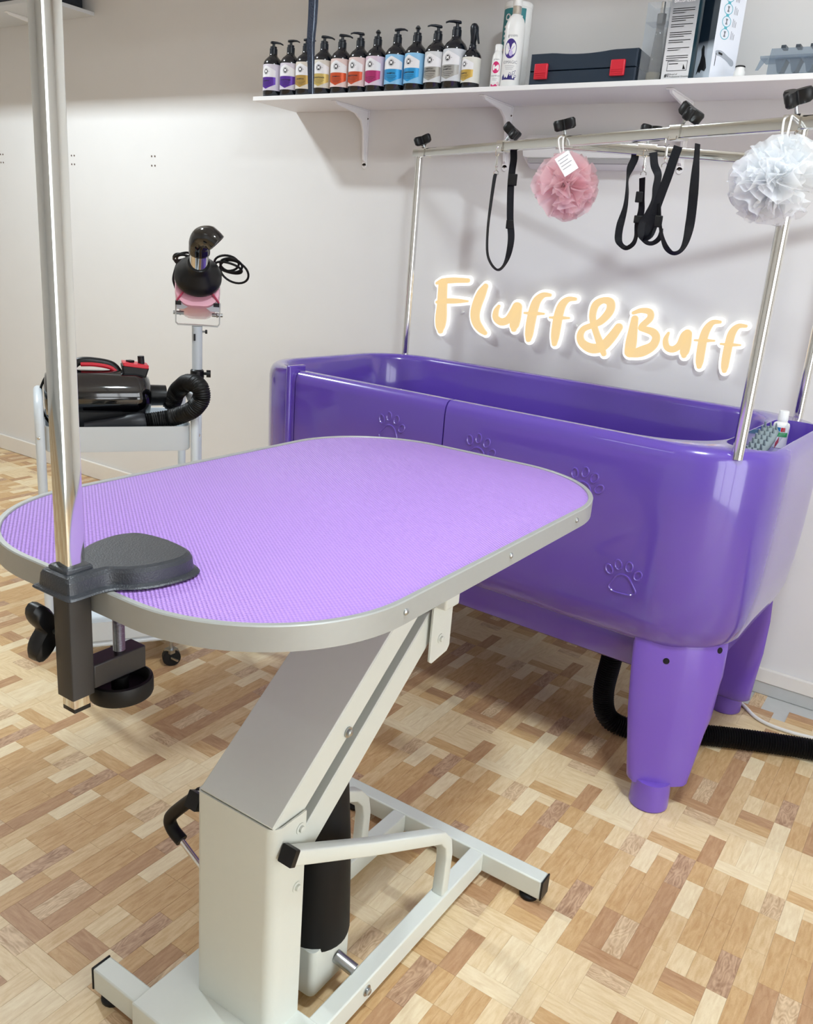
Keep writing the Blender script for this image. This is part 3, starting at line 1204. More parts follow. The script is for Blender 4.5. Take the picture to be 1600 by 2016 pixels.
def patch(mb, c, r, phi, s0, s1, zlo, zhi, n=14):
    """curved patch on a cylinder, lower and upper edge as functions of s"""
    vs, fs = [], []
    for k in range(n + 1):
        s_ = s0 + (s1 - s0) * k / n
        lo = zlo(s_) if callable(zlo) else zlo
        hi = zhi(s_) if callable(zhi) else zhi
        vs += [cyl_pt(c, r, phi, s_, lo), cyl_pt(c, r, phi, s_, hi)]
    for k in range(n):
        fs.append((2 * k, 2 * k + 2, 2 * k + 3, 2 * k + 1))
    return mb.add(vs, fs)


def disc(mb, c, r, phi, s0, z0, ra, rb=None, n=24, ring=None):
    rb = rb or ra
    if ring:
        vs = []
        for k in range(n):
            a = 2 * PI * k / n
            vs += [cyl_pt(c, r, phi, s0 + ra * math.cos(a), z0 + rb * math.sin(a)),
                   cyl_pt(c, r, phi, s0 + (ra - ring) * math.cos(a), z0 + (rb - ring) * math.sin(a))]
        return mb.add(vs, [(2 * k, (2 * k + 2) % (2 * n), (2 * k + 3) % (2 * n), 2 * k + 1) for k in range(n)])
    vs = [cyl_pt(c, r, phi, s0, z0)] + [cyl_pt(c, r, phi, s0 + ra * math.cos(2 * PI * k / n), z0 + rb * math.sin(2 * PI * k / n)) for k in range(n)]
    return mb.add(vs, [(0, 1 + k, 1 + (k + 1) % n) for k in range(n)])


def word(mb, c, r, phi, s0, z0, txt, size, bold=0.0, align='CENTER', xs=1.0):
    v, f = text2d(txt, size, align, bold)
    return mb.add([cyl_pt(c, r, phi, s0 + x * xs, z0 + y) for x, y, _ in v], f)


M_inkb = mat('label_ink_black', '15161A', 0.6)
M_inkg = mat('label_ink_grey', '80828A', 0.6)
M_inkw = mat('label_ink_white', 'F4F2F4', 0.5)
TOP = SHZ + 0.0004


def pump_bottle(px_neck, py_neck, off, head, sc, lab, foil, paper, text, label, kind='pump', foil_metal=0.35):
    p = YP(px_neck, py_neck, 2.562)
    c = (p.x, 2.562, TOP)
    name = 'pump_bottle' if kind == 'pump' else 'spray_bottle'
    t = thing(name, c, label, 'bottle', 'grooming bottles in a row on the shelf')
    S = sc
    R0 = 0.0368 * S
    cam_phi = math.atan2(-c[1], -c[0])
    phi = cam_phi + math.radians(off)
    prof = [(R0 * 0.9, 0), (R0, 0.003), (R0, 0.112 * S), (R0 * 0.97, 0.120 * S), (R0 * 0.82, 0.130 * S), (R0 * 0.56, 0.139 * S),
            (R0 * 0.42, 0.144 * S), (R0 * 0.40, 0.150 * S)]
    MB().lathe(prof, 32, origin=c).build('bottle_body', M_bottle, t, angle=60)
    if kind == 'pump':
        MB().lathe([(0.0145 * S, 0.143 * S), (0.0145 * S, 0.168 * S), (0.0125 * S, 0.170 * S), (0.0125 * S, 0.176 * S), (0.005 * S, 0.177 * S),
                    (0.005 * S, 0.188 * S)], 20, origin=c).build('pump_collar', M_pump, t, angle=40)
        a = cam_phi + math.radians(head)
        d = Vector((math.cos(a), math.sin(a), 0))
        sd = Vector((-d.y, d.x, 0))
        base = Vector(c) + Vector((0, 0, 0.189 * S))
        rings = []
        for k, (al, w, h, dz) in enumerate(((-0.012, 0.004, 0.003, 0.0), (-0.009, 0.008, 0.0045, 0.001), (0.0, 0.009, 0.005, 0.001),
                                            (0.012, 0.006, 0.004, 0.002), (0.026, 0.0045, 0.003, 0.001), (0.036, 0.004, 0.0025, -0.003))):
            cc = base + d * al * S + Vector((0, 0, dz * S))
            rings.append([cc + sd * w * S * math.cos(2 * PI * j / 10) + Vector((0, 0, h * S * math.sin(2 * PI * j / 10))) for j in range(10)])
        MB().loft(rings).build('pump_head', M_pump, t, angle=60)
    else:
        MB().lathe([(0.0135 * S, 0.140 * S), (0.0135 * S, 0.158 * S), (0.0115 * S, 0.160 * S), (0.0115 * S, 0.185 * S)], 20, origin=c).build(
            'spray_collar', M_pump, t, angle=40)
        b_ = Vector(c)
        rt = Vector((math.cos(cam_phi + PI / 2), math.sin(cam_phi + PI / 2), 0))
        fw = Vector((math.cos(cam_phi), math.sin(cam_phi), 0))
        sp_ = MB()
        rings = []
        for z, w, dpt, sh_ in ((0.163, 0.010, 0.012, 0.0), (0.185, 0.013, 0.02, 0.001), (0.205, 0.0165, 0.026, 0.001), (0.220, 0.0165, 0.028, 0.0),
                               (0.229, 0.011, 0.02, -0.001), (0.232, 0.004, 0.008, -0.002)):
            rings.append([b_ + Vector((0, 0, z * S)) + rt * (sh_ + w * math.cos(2 * PI * j / 16)) * S + fw * (0.004 + dpt * math.sin(2 * PI * j / 16)) * S
                          for j in range(16)])
        sp_.loft(rings)
        sp_.build('spray_head', M_pump, t, angle=60)
        MB().tube([b_ + rt * 0.010 * S + fw * 0.02 * S + Vector((0, 0, 0.205 * S)), b_ + rt * 0.016 * S + fw * 0.03 * S + Vector((0, 0, 0.178 * S)),
                   b_ + rt * 0.021 * S + fw * 0.033 * S + Vector((0, 0, 0.158 * S))], [0.006 * S, 0.005 * S, 0.004 * S], 8).build('trigger', M_pump, t)
    lb = MB()
    rl = R0 + 0.0005
    patch(lb, c, rl, phi, -R0 * 2.5, R0 * 2.5, 0.0215 * S, 0.111 * S, 40)
    lo = lb.build('paper_label', mat('label_paper_' + paper, paper, 0.5, noise=0.02, nscale=200), t)
    rl2, hs = rl + 0.0003, R0 * 1.05
    up_ = MB()
    patch(up_, c, rl2, phi, -hs, hs, 0.067 * S, lambda s_: (0.106 - 0.017 * min(1.0, abs(s_) / hs)) * S, 20)
    up_.build('label_panel', mat('label_white', 'ECEBEE', 0.45), lo)
    fo = MB()
    patch(fo, c, rl2, phi, -hs, hs, lambda s_: (0.026 + 0.016 * abs(s_) / hs) * S, 0.0665 * S, 20)
    fo.build('foil_panel', mat('label_foil_' + foil, foil, 0.32, foil_metal), lo)
    r3 = rl2 + 0.0003
    ink = MB()
    disc(ink, c, r3, phi, 0, 0.0855 * S, 0.0083 * S)
    disc(ink, c, r3, phi, 0, 0.0855 * S, 0.0108 * S, ring=0.0006 * S)
    patch(ink, c, r3, phi, 0.0108 * S, 0.015 * S, 0.0852 * S, 0.0860 * S, 2)
    for k in range(3):
        patch(ink, c, r3, phi, -hs * 0.45 + k * 0.003, hs * (0.55 - k * 0.12), (0.0455 - k * 0.0048) * S, (0.0465 - k * 0.0048) * S, 6)
    word(ink, c, r3, phi, 0, 0.0605 * S, text[0], 0.0062 * S, 0.0002) if text[0] else None
    word(ink, c, r3, phi, 0, 0.0535 * S, text[1], 0.0066 * S, 0.0002) if text[1] else None
    ink.build('print', M_inkb if foil not in ('5A2F9C', '2C96D2', 'B0306E') else M_inkb, lo)
    m_ = MB()
    word(m_, c, r3 + 0.0002, phi, 0, 0.0855 * S, 'M', 0.0125 * S, 0.0006)
    m_.build('emblem', M_inkw, lo)
    return t


GBN = [
    (538, 120, -44, 95, 0.98, '5A2F9C', 'D8D2DE', ('', 'SHAMPOO'), 'dark pump bottle with purple foil label, leftmost on the shelf'),
    (572, 115, -30, 60, 0.98, '5A2F9C', 'D6CFDC', ('', 'CONDITIONER'), 'dark pump bottle with purple foil label, second from the left'),
    (603, 110, -34, 60, 0.98, 'B8954E', 'DCD3C6', ('', 'SHAMPOO'), 'dark pump bottle with gold label, half hidden by the hanging strap'),
    (638, 105, -28, 95, 1.0, 'CDB46A', 'D9D3C8', ('', 'CONDITIONER'), 'dark pump bottle with pale gold label, right of the hanging strap'),
    (673, 105, -30, 95, 1.0, 'D0552E', 'E4CDC8', ('', 'SHAMPOO'), 'dark pump bottle with orange foil label, nozzle turned right'),
    (709, 100, -42, -80, 1.0, 'C8502E', 'E2CBC8', ('', 'CONDITIONER'), 'dark pump bottle with orange foil label, nozzle turned left'),
    (743, 95, -37, 0, 1.0, 'B0306E', 'DCC8D8', ('', ''), 'dark pump bottle with magenta foil label on lilac paper'),
    (782, 90, -27, 55, 1.01, '2C96D2', '8CC4EA', ('', 'SHAMPOO'), 'dark pump bottle with blue label, left of the two blue ones'),
    (821, 85, -40, 0, 1.01, '2C96D2', '8CC4EA', ('', 'CONDITIONER'), 'dark pump bottle with blue label, right of the two blue ones'),
    (861, 85, -34, -75, 1.01, 'A8A49C', 'D6D8DA', ('EVERYDAY', 'CONDITIONER'), 'dark pump bottle with silver label, left of the two silver ones'),
    (898, 80, -36, -85, 1.05, 'A8A6A2', 'D2D6DC', ('EVERYDAY', 'SHAMPOO'), 'dark pump bottle with silver label, tallest pump, right of the silver pair'),
]
for px_, py_, off, head, sc, foil, paper, txt, lab in GBN:
    pump_bottle(px_, py_, off, head, sc, None, foil, paper, txt, lab)
pump_bottle(931, 90, -46, 0, 0.82, None, 'C8A550', 'DEDCD4', ('', 'SHAMPOO'), 'dark trigger spray bottle with gold label at the end of the bottle row', 'spray')


def facing(c, off=0.0):
    return math.atan2(-c[1], -c[0]) + math.radians(off)


# --- tall white bottle with purple roundel, small pink one, teal drum behind
c = (YP(1010, 100, 2.566).x, 2.566, TOP)
t = thing('shampoo_bottle', c, 'tall white bottle with purple oval and silver banded cap', 'bottle')
R0 = 0.0305
MB().lathe([(R0 * .92, 0), (R0, 0.004), (R0, 0.165), (R0 * .96, 0.178), (R0 * .8, 0.192), (R0 * .55, 0.202), (R0 * .45, 0.206)], 36, origin=c).build('bottle_body', M_white, t, angle=60)
MB().lathe([(0.0135, 0.205), (0.0135, 0.228)], 24, origin=c).build('cap_band', M_chrome, t)
MB().lathe([(0.0137, 0.228), (0.0145, 0.230), (0.0145, 0.244), (0.012, 0.248)], 24, origin=c).build('cap', M_white, t, angle=50)
ph = facing(c, -18)
r1 = R0 + 0.0004
m = MB(); disc(m, c, r1, ph, 0, 0.107, 0.0195, 0.0275, 32); m.build('roundel', mat('violet_print', '3F2A80', 0.35), t)
m = MB(); word(m, c, r1, ph, 0.004, 0.143, 'groom', 0.0115); m.build('print', M_inkg, t)
m = MB(); word(m, c, r1, ph, 0.002, 0.069, 'IOMAGIC', 0.0115); m.build('print', M_inkg, t)
m = MB()
for k in range(3):
    patch(m, c, r1, ph, -0.014 + 0.002 * k, 0.018 - 0.003 * k, 0.0585 - k * 0.0045, 0.0593 - k * 0.0045, 6)
m.build('print', M_inkg, t)
m = MB()
swo = [(-0.010, 0.012), (-0.005, 0.002), (0.003, -0.001), (0.013, 0.010)]
sw = crom(swo, 6)
for i in range(len(sw) - 1):
    (a0, b0), (a1, b1) = sw[i], sw[i + 1]
    m.add([cyl_pt(c, r1 + 0.0003, ph, a0, 0.105 + b0 - 0.0025), cyl_pt(c, r1 + 0.0003, ph, a1, 0.105 + b1 - 0.0025),
           cyl_pt(c, r1 + 0.0003, ph, a1, 0.105 + b1 + 0.0015), cyl_pt(c, r1 + 0.0003, ph, a0, 0.105 + b0 + 0.0015)], [(0, 1, 2, 3)])
disc(m, c, r1 + 0.0003, ph, 0.003, 0.094, 0.006, 0.008)
m.build('emblem', mat('lilac_print', 'C9BCE6', 0.4), t)
m = MB()
patch(m, c, r1, ph, -0.022, 0.022, 0.0205, lambda s_: 0.030 + 0.004 * math.sin(s_ * 260) + 0.003 * math.sin(s_ * 700), 40)
for s_, z, q in ((0.006, 0.037, 0.0035), (0.017, 0.040, 0.0045), (0.013, 0.033, 0.003), (0.023, 0.031, 0.004), (0.022, 0.046, 0.0015)):
    disc(m, c, r1 + 0.0001, ph, s_, z, q, n=14, ring=0.0012)
m.build('bubble_print', mat('indigo_print', '2B2170', 0.4), t)

c = (YP(979, 130, 2.560).x, 2.560, TOP)
t = thing('shampoo_bottle', c, 'small white bottle with pink oval beside the tall white bottle', 'bottle')
R0 = 0.0185
MB().lathe([(R0 * .92, 0), (R0, 0.003), (R0, 0.085), (R0 * .9, 0.095), (R0 * .68, 0.103), (R0 * .62, 0.106)], 28, origin=c).build('bottle_body', M_white, t, angle=60)
MB().lathe([(0.0125, 0.105), (0.0125, 0.122), (0.0105, 0.125)], 20, origin=c).build('cap', M_white, t, angle=50)
ph = facing(c, -16)
r1 = R0 + 0.0004
m = MB(); disc(m, c, r1, ph, 0, 0.058, 0.0128, 0.017, 24); m.build('roundel', mat('pink_print', 'D2276F', 0.4), t)
m = MB(); disc(m, c, r1 + 0.0003, ph, 0.0, 0.057, 0.0035, 0.003); disc(m, c, r1 + 0.0003, ph, 0.002, 0.0605, 0.0018, 0.0025); m.build('emblem', M_inkw, t)
m = MB(); word(m, c, r1, ph, 0, 0.081, 'groom', 0.007); word(m, c, r1, ph, 0, 0.034, 'SHAMPOO', 0.0068)
for k in range(2):
    patch(m, c, r1, ph, -0.009, 0.009 - 0.003 * k, 0.026 - k * 0.004, 0.0267 - k * 0.004, 6)
m.build('print', M_inkg, t)
m = MB(); patch(m, c, r1, ph, -0.014, 0.010, 0.003, lambda s_: 0.009 + 0.002 * math.sin(s_ * 420), 24)
for s_, z, q in ((0.010, 0.014, 0.003), (0.014, 0.009, 0.0025)):
    disc(m, c, r1 + 0.0001, ph, s_, z, q, n=12, ring=0.0009)
m.build('bubble_print', MATS['pink_print'], t)

c = (YP(1017, 60, 2.655).x, 2.655, TOP)
t = thing('powder_drum', c, 'white and teal drum standing behind the tall white bottle', 'canister')
R0 = 0.044
MB().lathe([(R0, 0), (R0, 0.245)], 32, origin=c).build('drum_body', M_white, t, angle=50)
MB().lathe([(R0 * 1.02, 0.245), (R0 * 1.02, 0.258), (R0 * .95, 0.261)], 32, origin=c).build('lid', M_white, t, angle=50)
ph = facing(c, -14)
m = MB(); patch(m, c, R0 + 0.0004, ph, -0.065, 0.036, 0.11, 0.240, 24); m.build('teal_label', mat('teal_print', '2C7F86', 0.5), t)
m = MB(); word(m, c, R0 + 0.0008, ph, -0.034, 0.214, 'Odor', 0.026, 0.0008, 'LEFT')
for k in range(4):
    patch(m, c, R0 + 0.0008, ph, -0.036, 0.012 - 0.008 * k, 0.186 - k * 0.013, 0.192 - k * 0.013, 6)
m.build('print', M_inkw, t)
m = MB(); disc(m, c, R0 + 0.0007, ph, -0.04, 0.118, 0.012); m.build('red_dot', M_red, t)

# --- navy carry case with two red latches
ya = 2.545
xa, xb = YP(1041, 150, ya).x, YP(1252, 130, ya).x
za, zb = TOP, YP(1150, 100, ya).z
t = thing('tool_case', ((xa + xb) / 2, 2.6, TOP), 'navy blue plastic carry case with two red latches', 'case')
M_navy = mat('navy_case_plastic', '16283A', 0.5, noise=0.06, nscale=300)
w_, h_ = xb - xa, zb - za


def case_half(y0, z0, z1, prot, name):
    m = MB()
    rows_ = []
    for yy, ins in ((2.66, 0.004), (ya + 0.004, 0.0), (ya, 0.004)):
        r_ = []
        nn = 20
        for k in range(nn + 1):
            u = k / nn
            dip = 0.0
            r_.append(Vector((xa + ins + (w_ - 2 * ins) * u, yy, z0 + ins * 0.4)))
        for k in range(nn + 1):
            u = 1 - k / nn
            bulge = 0.0
            if prot:
                e = abs(u - 0.5) * 2
                bulge = -0.006 * max(0.0, 1 - (e / 0.55) ** 2)
            r_.append(Vector((xa + ins + (w_ - 2 * ins) * u, yy, z1 - ins * 0.4 + bulge)))
        rows_.append(r_)
    m.loft(rows_)
    return m.build(name, M_navy, t, angle=40)


case_half(0, za + h_ * 0.46, zb, True, 'lid_shell')
case_half(0, za, za + h_ * 0.45, False, 'base_shell')
for u0, u1 in ((0.055, 0.185), (0.775, 0.905)):
    m = MB(); m.box2((xa + w_ * u0, ya - 0.008, za + h_ * 0.20), (xa + w_ * u1, ya + 0.002, za + h_ * 0.68)); o = m.build('latch', M_red, t, bevel=0.003)
    for k in range(3):
        m = MB(); m.box2((xa + w_ * (u0 + 0.015), ya - 0.0095, za + h_ * (0.26 + k * 0.06)), (xa + w_ * (u1 - 0.015), ya - 0.007, za + h_ * (0.28 + k * 0.06))); m.build('grip_rib', M_red, o)

# --- clear presentation box with a pump flask in it
ya = 2.545
x0, x1 = YP(1257, 140, ya).x, YP(1303, 140, ya).x - 0.006
zt = YP(1275, 5, ya).z
t = thing('gift_box', ((x0 + x1) / 2, ya + 0.03, TOP), 'tall clear plastic box holding a slim clear spray flask', 'box')
yb = ya + 0.062
for lo, hi in (((x0, ya, TOP), (x1, ya + 0.0006, zt)), ((x0, yb, TOP), (x1, yb + 0.0006, zt)), ((x0, ya + 0.001, TOP), (x0 + 0.0006, yb, zt)),
               ((x1 - 0.0006, ya + 0.001, TOP), (x1, yb, zt)), ((x0, ya, zt - 0.05), (x1, yb, zt - 0.0494))):
    MB().box2(lo, hi).build('clear_panel', M_film, t, smooth=False)
c = ((x0 + x1) / 2 + 0.002, ya + 0.032, TOP + 0.001)
t2 = thing('spray_flask', c, 'slim clear flask with chrome sprayer inside the clear plastic box', 'bottle')
MB().lathe([(0.021, 0), (0.023, 0.004), (0.022, 0.02), (0.016, 0.06), (0.012, 0.12), (0.011, 0.148), (0.008, 0.152)], 24, origin=c).build('glass_body', mat('flask_glass', '6E6A68', 0.05, spec=0.9, alpha=0.5), t2, angle=60)
MB().lathe([(0.0215, 0.006), (0.0205, 0.026)], 24, origin=c).build('amber_base', mat('amber_liquid', 'C8B480', 0.2), t2)
MB().lathe([(0.0125, 0.150), (0.0125, 0.176)], 18, origin=c).build('collar', mat('dark_chrome', '8A8C90', 0.12, 1.0), t2)
MB().lathe([(0.007, 0.176), (0.0065, 0.206), (0.004, 0.209)], 16, origin=c).build('sprayer', M_chrome, t2)


def flat_word(mb, o, ux, uz, n_, txt, size, align='LEFT', bold=0.0, lift=0.0004, rot=False):
    v, f = text2d(txt, size, align, bold)
    return mb.add([Vector(o) + ux * (x if not rot else -y) + uz * (y if not rot else x) + n_ * lift for x, y, _ in v], f)


def gradient_mat(name, h0, h1, z0, z1):
    m = bpy.data.materials.new(name)
    m.use_nodes = True
    n_, l_ = m.node_tree.nodes, m.node_tree.links
    b_ = n_['Principled BSDF']
    b_.inputs['Roughness'].default_value = 0.4
    g_ = n_.new('ShaderNodeNewGeometry'); s_ = n_.new('ShaderNodeSeparateXYZ'); r_ = n_.new('ShaderNodeMapRange'); c_ = n_.new('ShaderNodeValToRGB')
    l_.new(g_.outputs['Position'], s_.inputs[0]); l_.new(s_.outputs[2], r_.inputs['Value'])
    r_.inputs['From Min'].default_value = z0; r_.inputs['From Max'].default_value = z1
    c_.color_ramp.elements[0].color = hexc(h0) + (1,); c_.color_ramp.elements[1].color = hexc(h1) + (1,)
    l_.new(r_.outputs[0], c_.inputs[0]); l_.new(c_.outputs[0], b_.inputs['Base Color'])
    return m


# --- grey clipper carton (printed fade from silver to dark grey)
xw0, xw1 = YP(1302, 140, ya).x, YP(1356, 140, ya).x
zt = TOP + 0.265
t = thing('clipper_carton', ((xw0 + xw1) / 2, ya + 0.04, TOP), 'grey printed clipper carton standing upright right of the clear box', 'box')
MB().box2((xw0, ya, TOP), (xw1, ya + 0.075, zt)).build('carton', mat('dark_teal_card', '123A48', 0.4), t, bevel=0.0008)
MB().box2((xw0 + 0.0005, ya - 0.0006, TOP + 0.0005), (xw1 - 0.0005, ya + 0.0002, zt - 0.0005)).build('front_print', gradient_mat('silver_to_grey_print', 'DADADC', '6C7076', TOP + 0.06, TOP + 0.24), t, smooth=False)
U, V, Nn = Vector((1, 0, 0)), Vector((0, 0, 1)), Vector((0, -1, 0))
wb = xw1 - xw0
o_ = Vector((xw0 + wb * 0.10, ya - 0.0008, TOP))
m = MB()
for k, s_ in enumerate(('AGC SUPER', '2-SPEED', 'BRUSHLESS')):
    flat_word(m, o_ + V * (0.219 - k * 0.0105), U, V, Nn, s_, 0.0118)
m.build('print', M_inkw, t)
m = MB()
rr = random.Random(3)
for para, nl in enumerate((3, 3, 2, 3, 2, 2, 3)):
    for k in range(nl):
        zl = 0.178 - para * 0.0195 - k * 0.0052
        m.add([o_ + V * (zl + a) + U * b_ + Nn * 0.0004 for a, b_ in ((0, 0), (0, wb * (0.78 if k < nl - 1 else rr.uniform(.3, .7))), (0.0018, wb * (0.78 if k < nl - 1 else 0.5)), (0.0018, 0))], [(0, 1, 2, 3)])
fr0, fr1, fz0, fz1, ft = wb * 0.08, wb * 0.80, 0.024, 0.049, 0.0012
for a0, a1, b0, b1 in ((fr0, fr1, fz0, fz0 + ft), (fr0, fr1, fz1 - ft, fz1), (fr0, fr0 + ft, fz0, fz1), (fr1 - ft, fr1, fz0, fz1)):
    m.add([o_ + U * a + V * b_ + Nn * 0.0004 for a, b_ in ((a0, b0), (a1, b0), (a1, b1), (a0, b1))], [(0, 1, 2, 3)])
m.add([o_ + U * (fr0 + 0.004 + a) + V * (0.041 + b_) + Nn * 0.0004 for a, b_ in ((0, 0), (0.026, 0), (0.026, 0.002), (0, 0.002))], [(0, 1, 2, 3)])
flat_word(m, o_ + U * 0.002 + V * 0.013, U, V, Nn, '#1', 0.0125, bold=0.0004)
flat_word(m, o_ + U * 0.016 + V * 0.0155, U, V, Nn, 'Brand of', 0.0062)
flat_word(m, o_ + U * 0.016 + V * 0.0095, U, V, Nn, 'Professional Groomers', 0.0062)
m.add([o_ + U * (fr1 - 0.012 + a) + V * (0.0275 + b_) + Nn * 0.0004 for a, b_ in ((0, 0), (0.008, 0), (0.001, 0.013), (0.008, 0.013), (0.0, 0.013))], [(0, 1, 2), (2, 3, 4)])
m.build('print', M_inkb, t)

# --- dark and white trimmer carton, turned a little
pa = YP(1366, 145, ya + 0.012)
pc = YP(1384, 147, ya - 0.004)
yaw = math.radians(58)
ux = Vector((math.cos(yaw), math.sin(yaw), 0))
uy = Vector((math.sin(yaw), -math.cos(yaw), 0))      # outward normal of the white face
org = Vector((pc.x + 0.014, ya + 0.002, TOP))
WF, DF, HF = 0.088, 0.062, 0.262
t = thing('trimmer_carton', org, 'white and dark carton with round icons and a clipper picture, next to the grey carton', 'box')
poly = [org, org + ux * WF, org + ux * WF - uy * DF, org - uy * DF]
m = MB(); m.loft([[p + Vector((0, 0, z)) for p in poly] for z in (0, HF)])
m.build('carton', mat('white_card', 'E6EAF4', 0.4), t, bevel=0.0008)
m = MB()
nd = -ux
m.add([org + nd * 0.0006 - uy * a + V * b_ for a, b_ in ((0.0, 0.0), (DF, 0.0), (DF, HF), (0.0, HF))], [(0, 1, 2, 3)])
m.build('side_print', gradient_mat('pale_to_navy_print', 'C2CEDA', '101E2C', TOP + 0.075, TOP + 0.10), t, smooth=False)
m = MB()
dog = [(0.10, 0.02), (0.22, 0.05), (0.30, 0.03), (0.40, 0.06), (0.62, 0.04), (0.70, 0.07), (0.66, 0.10), (0.56, 0.16), (0.46, 0.20), (0.40, 0.28), (0.30, 0.30), (0.22, 0.26), (0.28, 0.20), (0.24, 0.14), (0.16, 0.09)]
m.add([org + nd * 0.001 - uy * (DF * (0.95 - u)) + V * (HF * v * 1.0 + 0.012) for u, v in dog], [tuple(range(len(dog)))])
m.build('dog_print', M_inkb, t, smooth=False)
m = MB()


def fpt(a, z, l=0.0004):
    return org + ux * a + V * z + uy * l


CIR = [0.205, 0.175, 0.145, 0.115]
for i, z in enumerate(CIR):
    n = 28
    vs = []
    for k in range(n):
        a = 2 * PI * k / n
        vs += [fpt(0.030 + 0.0155 * math.cos(a), z + 0.0135 * math.sin(a)), fpt(0.030 + 0.0135 * math.cos(a), z + 0.0117 * math.sin(a))]
    m.add(vs, [(2 * k, (2 * k + 2) % (2 * n), (2 * k + 3) % (2 * n), 2 * k + 1) for k in range(n)])
    if i < 3:
        m.add([fpt(a, b_) for a, b_ in ((0.025, z - 0.0128), (0.035, z - 0.0128), (0.035, z - 0.0172), (0.025, z - 0.0172))], [(0, 1, 2, 3)])
flat_word(m, fpt(0.052, 0.236, 0), ux, V, uy, 'les', 0.02, rot=True)
m.build('icon_print', mat('aqua_print', '5CB6C8', 0.5), t, smooth=False)
m = MB()
for z in CIR:
    m.add([fpt(0.030 + a, z + b_) for a, b_ in ((-0.004, -0.007), (0.004, -0.007), (0.0015, 0), (0.004, 0.007), (-0.004, 0.007), (-0.0015, 0))], [(0, 1, 2, 3, 4, 5)])
    for k in range(3):
        m.add([fpt(0.052 + k * 0.005 + a, z + b_) for a, b_ in ((0, -0.010), (0.0016, -0.010), (0.0016, 0.010 - 0.003 * k), (0, 0.010 - 0.003 * k))], [(0, 1, 2, 3)])
m.build('icon_glyphs', M_inkg, t, smooth=False)
m = MB()
cl_ = [(0.010, 0.072), (0.030, 0.074), (0.055, 0.064), (0.074, 0.056), (0.078, 0.046), (0.070, 0.042), (0.052, 0.052), (0.028, 0.060), (0.012, 0.062)]
m.add([fpt(a, b_) for a, b_ in crom(cl_, 4, True)], [tuple(range(36))])
m.build('clipper_print', mat('clipper_grey_print', 'A8AEB8', 0.4), t, smooth=False)
m = MB()
m.add([fpt(a, b_, 0.0007) for a, b_ in ((0.019, 0.071), (0.034, 0.068), (0.034, 0.063), (0.020, 0.065))], [(0, 1, 2, 3)])
m.add([fpt(a, b_, 0.0007) for a, b_ in ((0.011, 0.066), (0.013, 0.066), (0.013, 0.035), (0.011, 0.035))], [(0, 1, 2, 3)])
m.build('clipper_screen_print', M_inkb, t, smooth=False)

# --- little white jar
c = (YP(1456, 138, 2.552).x, 2.552, TOP)
t = thing('small_jar', c, 'little white jar with thin dark lid alone on the shelf', 'jar')
MB().lathe([(0.0135, 0), (0.0145, 0.002), (0.0145, 0.016), (0.0115, 0.020), (0.0115, 0.026)], 24, origin=c).build('jar_body', M_white, t, angle=50)
MB().lathe([(0.0128, 0.0262), (0.0128, 0.0290), (0.011, 0.0302)], 24, origin=c).build('lid', M_black, t, angle=50)

# --- clear tray of attachment combs
ya = 2.56
x0 = YP(1512, 125, ya).x
t = thing('comb_tray', (x0 + 0.1, ya + 0.03, TOP), 'smoky clear tray of clipper attachment combs at the right end of the shelf', 'comb tray')
m = MB()
sec_ = [(0.0, 0.0), (0.0, 0.052), (0.010, 0.072), (0.050, 0.072), (0.060, 0.052), (0.060, 0.0)]
m.loft([[Vector((x, ya + v, TOP + w)) for v, w in sec_] for x in (x0, x0 + 0.24)])
m.build('clear_cover', M_smoke, t, smooth=False)
m = MB(); m.box2((x0 - 0.022, ya - 0.006, TOP + 0.046), (x0 + 0.26, ya + 0.066, TOP + 0.052)); m.build('cover_lip', M_smoke, t, smooth=False)
m = MB(); m.add([Vector((x0 - 0.02, ya - 0.004, TOP + 0.046)), Vector((x0 - 0.002, ya - 0.004, TOP + 0.046)), Vector((x0 - 0.022, ya - 0.004, TOP + 0.018)), Vector((x0 - 0.030, ya - 0.004, TOP + 0.018))], [(0, 1, 2, 3)])
m.build('lip_tab', M_smoke, t, smooth=False, solid=0.001)
for k in range(6):
    xc = x0 + 0.028 + k * 0.036
    m = MB()
    poly = [(-0.014, 0.045), (0.014, 0.045), (0.004, 0.014), (0.0, 0.010), (-0.004, 0.014)]
    m.prism(poly, lambda u, v, w: Vector((xc + u, w, TOP + v)), ya + 0.006, ya + 0.05)
    o = m.build('attachment_comb', mat('comb_grey', '6E7A86', 0.35), t, smooth=False)
    m = MB(); m.box2((xc - 0.006, ya + 0.012, TOP + 0.0725), (xc + 0.006, ya + 0.045, TOP + 0.080)); m.build('comb_stud', mat('stud_dark', '3A434C', 0.4), t, bevel=0.001)
m = MB(); m.box2((x0 + 0.002, ya + 0.002, TOP + 0.0005), (x0 + 0.238, ya + 0.058, TOP + 0.009)); m.build('tray_base', MATS['comb_grey'], t, smooth=False)

